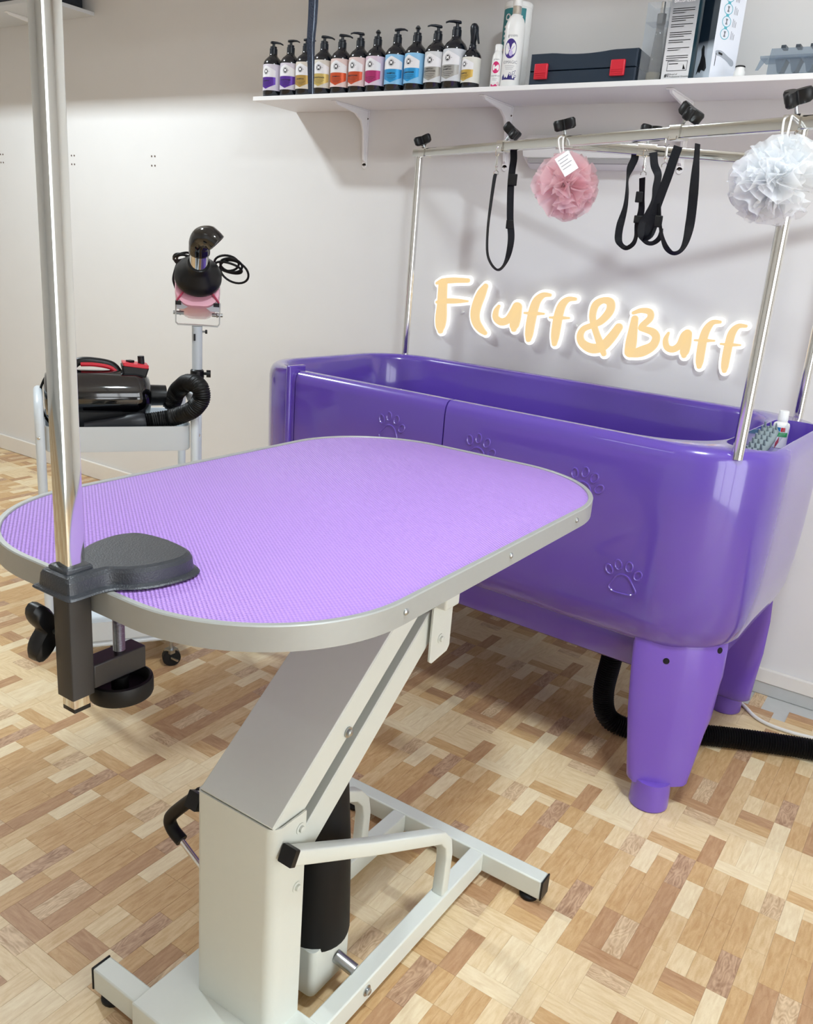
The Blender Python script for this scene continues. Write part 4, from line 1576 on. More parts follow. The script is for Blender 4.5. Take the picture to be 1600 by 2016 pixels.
# ------------------------------------------------------------------ lit sign on the wall
M_peach = mat('sign_peach_face', 'FDDBA0', 0.5, emit=0.95)
M_glow = mat('sign_white_backing', 'FFFFFF', 0.5, emit=1.2)
for _m in (M_peach, M_glow):
    _m.node_tree.nodes['Principled BSDF'].inputs['Base Color'].default_value = (0.02, 0.02, 0.02, 1)
YS = WALL - 0.022
za_, zb_ = (840, 530, 0.2125), (1120, 560, 0.2375)
LET = [
    ('F', za_, [[(150, 130, 75), (145, 230, 80), (140, 330, 85), (132, 450, 98), (126, 530, 80), (126, 570, 45)],
                [(95, 130, 22), (150, 112, 42), (250, 103, 44), (380, 105, 36)], [(95, 305, 22), (180, 295, 40), (280, 295, 38), (375, 297, 16)]]),
    ('l', za_, [[(545, 158, 44), (505, 230, 80), (465, 330, 84), (447, 420, 80), (460, 495, 72), (500, 555, 58), (540, 592, 34)]]),
    ('u', za_, [[(668, 340, 22), (642, 390, 44), (640, 450, 52), (690, 488, 60), (750, 470, 62), (800, 410, 74), (835, 350, 80)],
                [(842, 350, 76), (828, 440, 86), (810, 520, 82), (806, 555, 46)]]),
    ('f', za_, [[(1140, 240, 30), (1080, 240, 46), (1022, 290, 70), (988, 380, 80), (962, 500, 80), (948, 600, 70), (942, 650, 46)],
                [(908, 405, 14), (990, 410, 36), (1082, 413, 16)]]),
    ('f', za_, [[(1375, 277, 30), (1310, 280, 46), (1255, 330, 70), (1222, 420, 80), (1200, 540, 80), (1188, 630, 70), (1182, 690, 44)],
                [(1143, 447, 14), (1220, 450, 36), (1316, 453, 16)]]),
    ('&', zb_, [[(412, 355, 64), (350, 440, 74), (275, 515, 76), (190, 530, 76), (115, 490, 62), (92, 430, 54), (120, 370, 46), (195, 338, 46),
                 (270, 300, 56), (338, 220, 66), (342, 150, 66), (285, 132, 48), (222, 168, 58), (196, 250, 54), (204, 330, 50), (232, 420, 50),
                 (262, 500, 58), (288, 575, 40)]]),
    ('B', zb_, [[(545, 285, 56), (530, 380, 72), (515, 480, 90), (502, 560, 84)],
                [(535, 236, 28), (600, 216, 40), (668, 228, 50), (672, 280, 52), (610, 340, 50), (596, 362, 44)],
                [(600, 365, 42), (690, 392, 60), (722, 440, 64), (690, 510, 72), (600, 556, 86), (505, 578, 52)]]),
    ('u', zb_, [[(824, 402, 20), (800, 460, 42), (812, 520, 50), (860, 538, 54), (915, 505, 58), (958, 430, 74), (980, 405, 66)],
                [(985, 410, 66), (972, 490, 78), (956, 560, 74), (952, 590, 42)]]),
    ('f', zb_, [[(1250, 312, 28), (1190, 316, 44), (1142, 370, 64), (1112, 450, 70), (1092, 560, 70), (1082, 640, 62), (1078, 680, 40)],
                [(1043, 462, 12), (1120, 465, 32), (1202, 467, 14)]]),
    ('f', zb_, [[(1465, 346, 28), (1402, 347, 44), (1352, 400, 64), (1325, 490, 68), (1302, 600, 68), (1290, 680, 60), (1287, 715, 40)],
                [(1258, 493, 12), (1335, 500, 32), (1417, 503, 14)]]),
]
sign = thing('lit_sign', (-1.17, WALL, 1.1), 'glowing peach and white Fluff&Buff lettering sign on the wall above the tub', 'sign')


def stroke(mb, pts, y0, y1, grow):
    c_ = crom(pts, 6)
    C2 = []
    for x, y, w in c_:
        q = YP(x, y, YS)
        q2 = YP(x + max(w, 4) * 0.5, y, YS)
        C2.append((q.x, q.z, abs(q2.x - q.x) * 1.0))
    n = len(C2)
    lf, rt = [], []
    for i in range(n):
        a_, b_ = C2[max(i - 1, 0)], C2[min(i + 1, n - 1)]
        d = Vector((b_[0] - a_[0], b_[1] - a_[1]))
        d = d.normalized() if d.length > 1e-9 else Vector((1, 0))
        nn = Vector((-d.y, d.x))
        w = C2[i][2] + grow
        p = Vector((C2[i][0], C2[i][1]))
        lf.append(p + nn * w)
        rt.append(p - nn * w)

    def cap(i, sgn):
        a_, b_ = (C2[0], C2[1]) if i == 0 else (C2[-1], C2[-2])
        d = Vector((a_[0] - b_[0], a_[1] - b_[1])).normalized()
        nn = Vector((-d.y, d.x))
        p = Vector((a_[0], a_[1]))
        w = a_[2] + grow
        return [p + (nn * math.cos(t) + d * math.sin(t)) * w for t in [PI * k / 8 for k in range(1, 8)]]
    # quads along the stroke and a fan at each end, front and back
    for i in range(n - 1):
        q = [lf[i], lf[i + 1], rt[i + 1], rt[i]]
        mb.add([Vector((p.x, y0, p.y)) for p in q] + [Vector((p.x, y1, p.y)) for p in q],
               [(0, 1, 2, 3), (7, 6, 5, 4), (0, 4, 5, 1), (3, 2, 6, 7)])
    for i, cp in ((0, cap(0, 1)), (n - 1, cap(n - 1, -1))):
        w = C2[i][2] + grow
        disc_ = [Vector((C2[i][0] + w * math.cos(2 * PI * k / 20), C2[i][1] + w * math.sin(2 * PI * k / 20))) for k in range(20)]
        mb.loft([[Vector((p.x, y0, p.y)) for p in disc_], [Vector((p.x, y1, p.y)) for p in disc_]])


for ch, (ox, oy, sc), strokes in LET:
    st = [[(ox + x * sc, oy + y * sc, w * sc) for x, y, w in s_] for s_ in strokes]
    m = MB()
    for s_ in st:
        stroke(m, s_, YS - 0.004, YS + 0.004, 0.0)
    o = m.build('letter', M_peach, sign, smooth=False)
    m = MB()
    for s_ in st:
        stroke(m, s_, YS + 0.005, YS + 0.012, 0.0098)
    m.build('letter_backing', M_glow, o, smooth=False)
for x in (-1.60, -1.15, -0.72):
    MB().cyl((x, YS + 0.010, 1.105), (x, WALL - 0.0005, 1.105), 0.004, n=10).build('standoff', M_white, sign)

# ------------------------------------------------------------------ white wall heater under the shelf
t = thing('wall_heater', (-1.2, WALL, 1.62), 'slim white wall-mounted heater behind the chrome rail under the shelf', 'heater')
HX0, HX1 = YP(1028, 310, WALL - 0.06).x, YP(1262, 310, WALL - 0.06).x
m = MB()
prof = [(0.0, 1.700), (-0.050, 1.700), (-0.062, 1.690), (-0.062, 1.652), (-0.056, 1.632), (-0.030, 1.612), (-0.006, 1.600), (0.0, 1.600)]
m.loft([[Vector((x, WALL - 0.001 + (v if v < 0 else 0), 1.655 + (z - 1.655) * k)) for v, z in prof] for x, k in
        ((HX0, 0.8), (HX0 + 0.006, 0.95), (HX0 + 0.014, 1.0), (HX1 - 0.014, 1.0), (HX1 - 0.006, 0.95), (HX1, 0.8))])
m.build('heater_shell', M_white, t, angle=30)
MB().box2((HX0 + 0.02, WALL - 0.058, 1.615), (HX1 - 0.02, WALL - 0.030, 1.628)).build('air_slot', mat('slot_grey', 'A9A6A6', 0.6), t)
m = MB(); m.tube(crom([(HX0 + 0.004, WALL - 0.05, 1.67), (HX0 - 0.006, WALL - 0.03, 1.64), (HX0 + 0.006, WALL - 0.015, 1.615), (HX0 + 0.02, WALL - 0.006, 1.60)], 5), 0.0022, 6)
m.build('cord', M_white, t)


# ------------------------------------------------------------------ webbing straps
def ribbon(mb, pts, plane_y, W=0.0205, thick=0.0016, n=6, yoff=None):
    """pts: (px, py, visible width px[, y]) traced on a vertical plane through the rail; the strap twists to show that width"""
    full = crom([(p[0], p[1], p[2], p[3] if len(p) > 3 else plane_y) for p in pts], n)
    P = []
    for x, y, w, yy in full:
        P.append((YP(x, y, yy), w))
    N_ = len(P)
    a_, b_ = [], []
    last = None
    for i in range(N_):
        p, w = P[i]
        t_ = (P[min(i + 1, N_ - 1)][0] - P[max(i - 1, 0)][0]).normalized()
        view = (p - CAM).normalized()
        side = t_.cross(view).normalized()
        dep = side.cross(t_).normalized()
        pxm = FPX / (p - CAM).dot(_f)
        cs = max(-1.0, min(1.0, w / (W * pxm)))
        d = side * cs + dep * math.sqrt(max(0, 1 - cs * cs))
        if last is not None and d.dot(last) < 0:
            d = side * cs - dep * math.sqrt(max(0, 1 - cs * cs))
            if d.dot(last) < 0:
                d = -d
        last = d
        nrm = d.cross(t_).normalized() * thick / 2
        a_.append([p + d * W / 2 + nrm, p - d * W / 2 + nrm, p - d * W / 2 - nrm, p + d * W / 2 - nrm])
    return mb.loft(a_)


def hook(root, p0, p1, r=0.0016):
    """small chrome swivel snap between two points"""
    p0, p1 = Vector(p0), Vector(p1)
    d = (p1 - p0)
    s_ = Vector((1, 0.2, 0)).normalized()
    m = MB()
    m.tube([p0 + d * 0.02 + s_ * 0.004, p0 + s_ * 0.001 - d * 0.06, p0 - s_ * 0.005 + d * 0.02, p0 - s_ * 0.005 + d * 0.25, p0 + d * 0.34, p0 + s_ * 0.004 + d * 0.2], r, 8)
    m.cyl(p0 + d * 0.3, p0 + d * 0.8, 0.0032, n=10)
    m.lathe([(0.004, 0), (0.005, 0.002), (0.005, 0.006), (0.003, 0.008)], 12, origin=p0 + d * 0.72)
    m.tube([p1 + s_ * 0.007, p1 + s_ * 0.007 - d * 0.10, p1 - d * 0.18, p1 - s_ * 0.007 - d * 0.10, p1 - s_ * 0.007], r, 8)
    return m.build('snap_hook', M_chrome, root)


def slider(root, px, py, yy, w, h, name='slider_buckle'):
    p = YP(px, py, yy)
    view = (p - CAM).normalized()
    s_ = Vector((-view.y, view.x, 0)).normalized() * -1
    M3 = Matrix((s_, Vector((view.x, view.y, 0)).normalized(), Vector((0, 0, 1)))).transposed()
    return MB().box(p, (w, 0.010, h), M3).build(name, M_black, root, bevel=0.002)


yA = CL[2].y
t = thing('tether_strap', CL[2], 'single thin looped black tether strap, leftmost on the chrome rail', 'strap')
m = MB()
ribbon(m, [(1010, 285, 19, yA - 0.017), (1011, 312, 19, yA - 0.018), (1008, 335, 18), (1005, 370, 17), (1004, 430, 15), (1006, 468, 13), (1001, 500, 10), (992, 522, 5), (980, 531, 4), (967, 520, 4),
           (959, 496, 4), (960, 450, 4), (966, 400, 5), (972, 358, 6), (975, 342, 6)], yA - 0.012)
m.build('webbing', M_strap, t)
hook(t, YP(980, 292, yA - 0.022), YP(976, 344, yA - 0.012))
slider(t, 1009, 354, yA - 0.012, 0.026, 0.033)
slider(t, 1003, 442, yA - 0.012, 0.022, 0.026)

yB = CL[4].y
t = thing('tether_strap', CL[4], 'wide looped black tether strap on the rear rail, left of the pair', 'strap')
m = MB()
ribbon(m, [(1250, 296, 17, yB - 0.017), (1249, 312, 17), (1241, 330, 14), (1235, 352, 4), (1234, 380, 6), (1230, 410, 9), (1220, 445, 15), (1217, 470, 14), (1222, 482, 9), (1233, 488, 8),
           (1246, 480, 8), (1252, 465, 7), (1256, 440, 13), (1262, 415, 12), (1263, 390, 10), (1264, 350, 11)], yB - 0.014)
m.build('webbing', M_strap, t)
m = MB()
ribbon(m, [(1286, 300, 17, yB - 0.017), (1288, 325, 17), (1295, 345, 14), (1291, 370, 13), (1288, 395, 12), (1276, 420, 12), (1264, 440, 13), (1262, 460, 14), (1266, 470, 10), (1274, 478, 7), (1286, 478, 8), (1298, 468, 9),
           (1302, 450, 5)], yB - 0.019)
m.build('webbing_end', M_strap, t)
hook(t, YP(1271, 296, yB - 0.022), YP(1266, 345, yB - 0.014))
slider(t, 1258, 388, yB - 0.016, 0.020, 0.028)
slider(t, 1257, 432, yB - 0.020, 0.026, 0.020, 'side_release_buckle')

yC = CL[5].y
t = thing('tether_strap', CL[5], 'wide looped black tether strap on the front rail, right of the pair', 'strap')
m = MB()
ribbon(m, [(1335, 288, 20, yC - 0.017), (1325, 315, 20), (1315, 345, 20), (1302, 380, 20), (1291, 410, 20), (1280, 440, 19), (1274, 462, 14), (1268, 471, 6), (1280, 462, 12), (1292, 440, 6)], yC - 0.018)
m.build('webbing_end', M_strap, t)
m = MB()
ribbon(m, [(1373, 283, 9, yC - 0.06), (1371, 310, 10, yC - 0.06), (1368, 345, 15, yC - 0.06), (1363, 400, 19, yC - 0.05), (1358, 440, 18, yC - 0.045), (1350, 475, 12, yC - 0.04), (1340, 493, 7, yC - 0.035),
           (1325, 498, 7, yC - 0.03), (1311, 487, 9, yC - 0.028), (1303, 466, 6, yC - 0.026), (1299, 440, 5, yC - 0.026), (1297, 400, 6, yC - 0.026)], yC - 0.02)
m.build('webbing', M_strap, t)
hook(t, YP(1315, 272, yC - 0.024), YP(1308, 330, yC - 0.02))
slider(t, 1296, 436, yC - 0.03, 0.017, 0.026, 'side_release_buckle')

# strap hanging from the arm above the table
t = thing('noose_strap', (-0.868, 1.02, 1.50), 'dark blue webbing noose strap hanging down in front of the bottles', 'strap')
m = MB()
pts = []
top_ = Vector((-0.868, 1.0, 2.0))
m2 = [(617, -20, 20), (617, 0, 19), (615, 40, 18), (612, 80, 16), (612, 120, 14), (612, 184, 11)]
full = crom(m2, 6)
P = [XP(x, y, -0.868) for x, y, w in full]
P = [Vector((P[0].x, P[0].y - 0.005, 1.99)), Vector((P[0].x, P[0].y - 0.003, 1.8))] + P
rings = []
wv = [0.013, 0.013] + [w * (p - CAM).dot(_f) / FPX for (x, y, w), p in zip(full, P[2:])]
for p, w in zip(P, wv):
    s_ = Vector((0.82, 0.57, 0))
    f_ = Vector((-0.57, 0.82, 0))
    rings.append([p + s_ * w / 2 + f_ * .001, p - s_ * w / 2 + f_ * .001, p - s_ * w / 2 - f_ * .001, p + s_ * w / 2 - f_ * .001])
m.loft(rings)
m.build('webbing', mat('blue_black_webbing', '101C30', 0.6, noise=0.3, nscale=400, bump=0.4), t)
m = MB()
for i in range(3, len(P) - 1):
    for q in (0.2, 0.7):
        p = P[i].lerp(P[i + 1], q)
        m.box(p + Vector((0.82, 0.57, 0)) * 0.0022 + Vector((0.57, -0.82, 0)) * 0.0012, (0.0012, 0.0008, 0.004))
m.build('stitching', mat('stitch_grey', '8794A8', 0.6), t)


# ------------------------------------------------------------------ bath puffs
def puff_mat(name, h, dark):
    m = bpy.data.materials.new(name)
    m.use_nodes = True
    nt = m.node_tree
    b_ = nt.nodes['Principled BSDF']
    b_.inputs['Base Color'].default_value = hexc(h) + (1,)
    b_.inputs['Roughness'].default_value = 0.5
    b_.inputs['Sheen Weight'].default_value = 0.3
    tl = nt.nodes.new('ShaderNodeBsdfTranslucent')
    tl.inputs[0].default_value = hexc(h) + (1,)
    mx = nt.nodes.new('ShaderNodeMixShader')
    mx.inputs[0].default_value = 0.55
    nt.links.new(b_.outputs[0], mx.inputs[1]); nt.links.new(tl.outputs[0], mx.inputs[2])
    tp_ = nt.nodes.new('ShaderNodeBsdfTransparent')
    mx2 = nt.nodes.new('ShaderNodeMixShader')
    mx2.inputs[0].default_value = 0.36                # open netting
    nt.links.new(mx.outputs[0], mx2.inputs[1]); nt.links.new(tp_.outputs[0], mx2.inputs[2])
    nt.links.new(mx2.outputs[0], nt.nodes['Material Output'].inputs[0])
    return m


def puff(center, R_, h, label, seed, sq, hang, tagpos, cord_m):
    rg = random.Random(seed)
    t = thing('bath_puff', center, label, 'bath puff')
    c = Vector(center)
    m = MB()
    # ruffled sheets running round the ball, crinkled at their outer edge
    for q in range(46):
        ax = Vector((rg.gauss(0, 1), rg.gauss(0, 1), rg.gauss(0, 1))).normalized()
        e1 = ax.orthogonal().normalized()
        e2 = ax.cross(e1)
        a0 = rg.uniform(0, 2 * PI)
        span = rg.uniform(1.2, 2.6)
        off = rg.uniform(-0.35, 0.35)
        k1, k2 = rg.randint(3, 5), rg.randint(6, 9)
        p1, p2 = rg.uniform(0, 6), rg.uniform(0, 6)
        amp = rg.uniform(0.12, 0.24)
        Rq = R_ * rg.uniform(0.86, 1.04)
        rings = []
        nn = 64
        for i in range(nn + 1):
            a = a0 + span * i / nn
            d = e1 * math.cos(a) + e2 * math.sin(a)
            fade = math.sin(PI * i / nn) ** 0.35
            row = []
            for w in (0.25, 0.55, 0.78, 0.92, 1.0):
                wob = (math.sin(k1 * a * 2 + p1) * amp + math.sin(k2 * a * 2 + p2) * amp * 0.5) * w ** 2 + off * (0.4 + 0.6 * w)
                v = d * (w * (0.75 + 0.25 * fade)) + ax * wob
                if v.length > 1.0:
                    v = v.normalized() * (0.98 + 0.04 * math.sin(k1 * a))
                row.append(c + Vector((v.x * Rq * sq[0], v.y * Rq * sq[1], v.z * Rq * sq[2])))
            rings.append(row)
        m.loft(rings, False, False, closed=False)
    m.build('mesh_netting', puff_mat('netting_' + h, h, h), t, angle=180)
    m = MB()
    for dx in (-0.004, 0.004):
        m.tube(crom([Vector(hang) + Vector((dx, 0, 0.012)), Vector(hang) + Vector((dx * 1.6, -0.016, 0.0)), (Vector(hang) + c) / 2 + Vector((dx * .8, -0.012, 0.012)),
                     c + Vector((dx * 0.5, -R_ * 0.2, R_ * 0.72))], 5), 0.0021, 8)
    m.build('hanging_cord', cord_m, t)
    tp, tn, ts, rot = tagpos
    tp = Vector(tp)
    tn = Vector(tn).normalized()
    s_ = Vector((0, 0, 1)).cross(tn).normalized()
    u_ = tn.cross(s_)
    cr_, sr_ = math.cos(rot), math.sin(rot)
    A, B_ = s_ * cr_ + u_ * sr_, u_ * cr_ - s_ * sr_
    o = MB().loft([[tp + A * a * ts[0] + B_ * b_ * ts[1] + tn * k for a, b_ in ((-.5, -.5), (.5, -.5), (.5, .5), (-.5, .5))] for k in (-0.0003, 0.0003)]).build('paper_tag', mat('tag_card', 'F4F3F2', 0.5), t, smooth=False)
    m = MB()
    for k in range(4):
        z_ = 0.30 - k * 0.16
        m.add([tp + A * a * ts[0] + B_ * b_ * ts[1] + tn * 0.0006 for a, b_ in ((-.38, z_), (.36 - .15 * (k % 2), z_), (.36 - .15 * (k % 2), z_ + 0.035), (-.38, z_ + 0.035))], [(0, 1, 2, 3)])
    m.build('tag_print', mat('tag_print_grey', 'A6A6AA', 0.6), o, smooth=False)
    return t


cw = mat('white_cord', 'F2F0EE', 0.6)
hp = CL[3] + Vector((0, -0.012, 0.0))
pc_ = YP(1111, 367, hp.y - 0.02)
puff(pc_, 0.089, 'FFE2E7', 'pink mesh bath puff with white tag hanging from the chrome rail', 4, (1, 1, 1), hp,
     (YP(1115, 322, hp.y - 0.105), (0.45, -0.9, 0.1), (0.040, 0.052), 0.65), cw)
hp2 = CL[6] + Vector((-0.01, -0.016, 0.0))
pw = YP(1530, 354, hp2.y - 0.055)
puff(pw, 0.088, 'FBFDFF', 'white mesh bath puff hanging from the rail in front of the right post', 9, (1.03, 1, 0.97), hp2,
     (YP(1585, 308, hp2.y - 0.07), (0.2, -0.95, 0.0), (0.036, 0.046), 0.25), cw)

# ------------------------------------------------------------------ three-tier trolley
FL = Vector((-2.045, 1.312, 0))
TU = Vector((0.545, 0.8385, 0)).normalized()
TV = Vector((-0.8385, 0.545, 0)).normalized()
TL, TD = 0.415, 0.28


def tp(s_, k, z):
    p = FL + TU * s_ + TV * k
    return Vector((p.x, p.y, z))


def TP(px, py, k):
    return onplane(px, py, FL + TV * k, TV)


tro = thing('utility_trolley', tp(TL / 2, TD / 2, 0), 'pale grey three-tier trolley on casters left of the lilac table', 'trolley')


def tray(z0, z1):
    m = MB()
    pl = rrect(TL / 2 - 0.012, TD / 2, 0.03, 6)
    o_ = [[tp(TL / 2 + u * k, TD / 2 + v * k, z) for u, v in pl] for k, z in ((0.985, z0), (1.0, z0 + 0.004), (1.0, z1), (1.006, z1 + 0.0015), (0.985, z1 + 0.001), (0.985, z0 + 0.004))]
    m.loft(o_)
    return m.build('tray', M_tray, tro, angle=50)


ZTR = 0.773
tray(0.702, ZTR)
tray(0.405, 0.465)
tray(0.120, 0.180)
for s_ in (0.0, TL):
    pts = [tp(s_, 0.02, 0.105)]
    pts += [tp(s_, 0.012, 0.14), tp(s_, 0.012, 0.785)]
    for k in range(9):
        a = PI - PI * k / 8
        pts.append(tp(s_, TD / 2 + (TD / 2 - 0.012) * math.cos(a), 0.785 + 0.062 * math.sin(a) ** 0.6 if 0 < k < 8 else 0.785))
    pts += [tp(s_, TD - 0.012, 0.14), tp(s_, TD - 0.02, 0.105)]
    m = MB(); m.tube(pts, 0.0125, 12)
    fr_ = m.build('end_frame', M_tray, tro, angle=50)
    for z in (0.745, 0.43, 0.15):
        MB().lathe([(0.005, 0), (0.0045, 0.002), (0.002, 0.0035)], 10, TU.to_track_quat('Z', 'Y').to_matrix() if s_ > 0.1 else (-TV - TU * 0.3).to_track_quat('Z', 'Y').to_matrix(),
                   tp(s_, 0.012, z) + (TU * 0.012 if s_ > 0.1 else (-TV - TU * 0.3).normalized() * 0.012)).build('frame_screw', M_chrome, fr_)
for k in (0.02, TD - 0.02):
    m = MB(); m.tube([tp(0.0, k, 0.105), tp(TL, k, 0.105)], 0.0115, 12); m.build('bottom_tube', M_tray, tro)
for s_ in (0.04, TL - 0.07):
    for k in (0.03, TD - 0.05):
        p = tp(s_, k, 0)
        m = MB(); m.cyl(p + TV * 0.011 + Vector((0, 0, 0.028)), p - TV * 0.011 + Vector((0, 0, 0.028)), 0.028, n=20)
        o = m.build('caster_wheel', M_rubber, tro, angle=40)
        m = MB(); m.box(p + Vector((0, 0, 0.05)), (0.03, 0.03, 0.012)); m.cyl(p + Vector((0, 0, 0.05)), p + Vector((0, 0, 0.1)), 0.006, n=10)
        m.box(p - TV * 0.017 + Vector((0.012, 0, 0.03)), (0.03, 0.004, 0.006)); m.build('caster_fork', M_steel, o)

# ------------------------------------------------------------------ black blaster dryer in the top tray
KB = 0.145
ZB, RB = 0.838, 0.074
d0 = TP(88, 800, KB); d1 = TP(296, 800, KB)
sA, sB = (d0 - FL).dot(TU), (d1 - FL).dot(TU)
bl = thing('blaster_dryer', tp((sA + sB) / 2, KB, ZTR), 'glossy black blaster dryer with red-topped handle lying in the trolley tray', 'dryer')
MU = Matrix((TV, Vector((0, 0, 1)), TU)).transposed()
LB = sB - sA
MB().lathe([(0.030, 0.0), (0.060, 0.004), (0.071, 0.016), (RB, 0.035), (RB, LB - 0.045), (0.069, LB - 0.022), (0.055, LB - 0.005), (0.034, LB)], 40, MU, tp(sA, KB, ZB)).build('motor_shell', M_glossblack, bl, angle=60)
MB().lathe([(RB + 0.0012, LB * 0.20), (RB + 0.0012, LB * 0.212)], 40, MU, tp(sA, KB, ZB)).build('shell_band', M_black, bl)
h_ = [TP(x, y, KB) for x, y in ((128, 742), (142, 722), (158, 711), (190, 712), (222, 720), (238, 742))]
MB().tube(crom(h_, 5), 0.0115, 12).build('handle', M_black, bl)
MB().tube(crom([p + Vector((0, 0, -0.006)) - TV * 0.004 for p in h_[2:]], 5), 0.0085, 10).build('handle_insert', M_red, bl)
cq = [TP(x, y, KB) for x, y in ((238, 716), (292, 722), (284, 746), (244, 748))]
m = MB(); m.loft([[p + TV * w for p in cq] for w in (-0.028, 0.028)]); cbx = m.build('switch_housing', M_black, bl, bevel=0.004)
cq = [TP(x, y, KB) for x, y in ((240, 711), (291, 717), (290, 724), (241, 718))]
m = MB(); m.loft([[p + TV * w for p in cq] for w in (-0.030, 0.030)]); m.build('red_panel', M_red, cbx, bevel=0.002)
MB().cyl(TP(278, 716, KB), TP(277, 701, KB), 0.0095, n=16).build('speed_knob', M_black, cbx)
m = MB(); m.box(TP(256, 711, KB), (0.018, 0.016, 0.006)); m.build('rocker_switch', M_black, cbx)
m = MB(); m.box(tp((sA + sB) / 2, KB, 0.5 * (0.708 + ZB - 0.01)), (LB * 0.86, 0.125, ZB - 0.01 - 0.708), Matrix((TU, TV, Vector((0, 0, 1)))).transposed())
m.build('base_cradle', M_black, bl, bevel=0.008)
e0, e1 = tp(sB - 0.004, KB, ZB), tp(sB + 0.045, KB, ZB)
MB().tube([e0, e0.lerp(e1, .15), e1], [0.034, 0.031, 0.030], 24).build('outlet_collar', M_black, bl)
hp_ = [e1, TP(338, 792, KB - 0.01), TP(349, 770, KB - 0.04), TP(369, 754, KB - 0.11), TP(391, 760, KB - 0.17), TP(396, 784, KB - 0.18), TP(378, 807, KB - 0.16), TP(340, 822, KB - 0.11), TP(300, 829, KB - 0.10), TP(284, 831, KB - 0.10)]
pth = crom(hp_, 26)
rad = [0.0245 + 0.0016 * math.sin(i * 2.2) for i in range(len(pth))]
MB().tube(pth, rad, 18).build('ribbed_hose', M_rubber, bl, angle=80)
q0, q1, q2 = TP(286, 831, KB - 0.10), TP(252, 834, KB - 0.10), TP(166, 840, KB - 0.10)
MB().tube([q0, q0.lerp(q1, .2), q1, q1.lerp(q2, 0.08), q2], [0.026, 0.029, 0.027, 0.023, 0.012], 20).build('nozzle', mat('navy_black_plastic', '12161E', 0.45), bl, angle=50)
m = MB(); m.tube(crom([tp(sA + 0.006, KB, ZB + 0.03), TP(90, 742, KB), TP(80, 765, KB), TP(80, 790, KB), TP(86, 815, KB), TP(100, 835, KB)], 6), 0.0035, 8)
m.build('power_cord', M_rubber, bl)

# ------------------------------------------------------------------ pink finishing dryer on a stand
SP0 = CAM + ray(388, 700) * 2.78
SX, SY_ = SP0.x, SP0.y
vn = Vector((SX, SY_, 0)).normalized()            # horizontal viewing direction at the stand
vr = Vector((vn.y, -vn.x, 0))


def SPt(px, py, off=0.0):
    return onplane(px, py, Vector((SX, SY_, 0)) + vn * off, vn)


st = thing('stand_dryer', (SX, SY_, 0), 'pink and black finishing dryer on a white pole stand behind the trolley', 'dryer')
ztop = SPt(388, 642).z
MB().cyl((SX, SY_, 0.06), (SX, SY_, SPt(388, 736).z), 0.0155, n=24).build('lower_pole', M_tray, st)
MB().cyl((SX, SY_, SPt(388, 738).z), (SX, SY_, ztop), 0.0168, n=24).build('upper_pole', mat('pole_grey', 'C4CAD0', 0.4), st)
zc = SPt(388, 735).z
MB().lathe([(0.021, -0.016), (0.023, -0.012), (0.022, 0.010), (0.018, 0.014)], 20, origin=(SX, SY_, zc)).build('height_clamp', M_black, st)
kc = Vector((SX, SY_, zc))
MB().cyl(kc + vr * 0.018, kc + vr * 0.034, 0.005, n=10).build('clamp_stud', M_black, st)
MB().cyl(kc + vr * 0.030, kc + vr * 0.044, 0.0125, n=12).build('clamp_knob', M_black, st)
kc2 = SPt(400, 653)
MB().cyl(kc2 - vr * 0.004, kc2 + vr * 0.006, 0.003, n=10).build('set_screw_stud', M_steel, st)
MB().cyl(kc2 + vr * 0.006, kc2 + vr * 0.013, 0.0065, n=12).build('set_screw', M_black, st)
MB().box(SPt(383, 663) - vn * 0.017, (0.006, 0.001, 0.022), Matrix((vr, vn, Vector((0, 0, 1)))).transposed()).build('pole_sticker', M_inkb, st)
for k in range(5):
    a = math.radians(-12 + 72 * k)
    d = Vector((math.cos(a), math.sin(a), 0))
    lg = MB(); lg.tube([Vector((SX, SY_, 0.075)), Vector((SX, SY_, 0.07)) + d * 0.18, Vector((SX, SY_, 0.058)) + d * 0.37], [0.014, 0.012, 0.010], 10)
    o = lg.build('base_leg', M_tray, st)
    p = Vector((SX, SY_, 0)) + d * 0.375
    sd = Vector((-d.y, d.x, 0))
    MB().cyl(p + sd * 0.012 + Vector((0, 0, 0.025)), p - sd * 0.012 + Vector((0, 0, 0.025)), 0.025, n=18).build('caster_wheel', M_rubber, o, angle=40)
# yoke
yk = [SPt(x, y) for x, y in ((346, 590), (346, 634), (350, 638), (388, 640), (428, 643), (432, 638), (433, 597))]
m = MB()
rings = []
for i, p in enumerate(yk):
    t_ = (yk[min(i + 1, 6)] - yk[max(i - 1, 0)]).normalized()
    e_ = vn.cross(t_).normalized()
    rings.append([p + vn * 0.012 + e_ * 0.0018, p - vn * 0.012 + e_ * 0.0018, p - vn * 0.012 - e_ * 0.0018, p + vn * 0.012 - e_ * 0.0018])
m.loft(rings)
m.build('yoke', mat('yoke_grey', 'B9BBB8', 0.35, 0.4), st, angle=50)
for x, sg in ((347, 1), (432, -1)):
    p = SPt(x, 615 if x < 400 else 621)
    m = MB(); m.cyl(p - vr * sg * 0.010, p + vr * sg * 0.024, 0.006, n=12); m.lathe([(0.009, 0), (0.009, 0.004)], 6, vr.to_track_quat('Z', 'Y').to_matrix(), p + vr * sg * 0.010)
    m.build('pivot_bolt', M_steel, st)
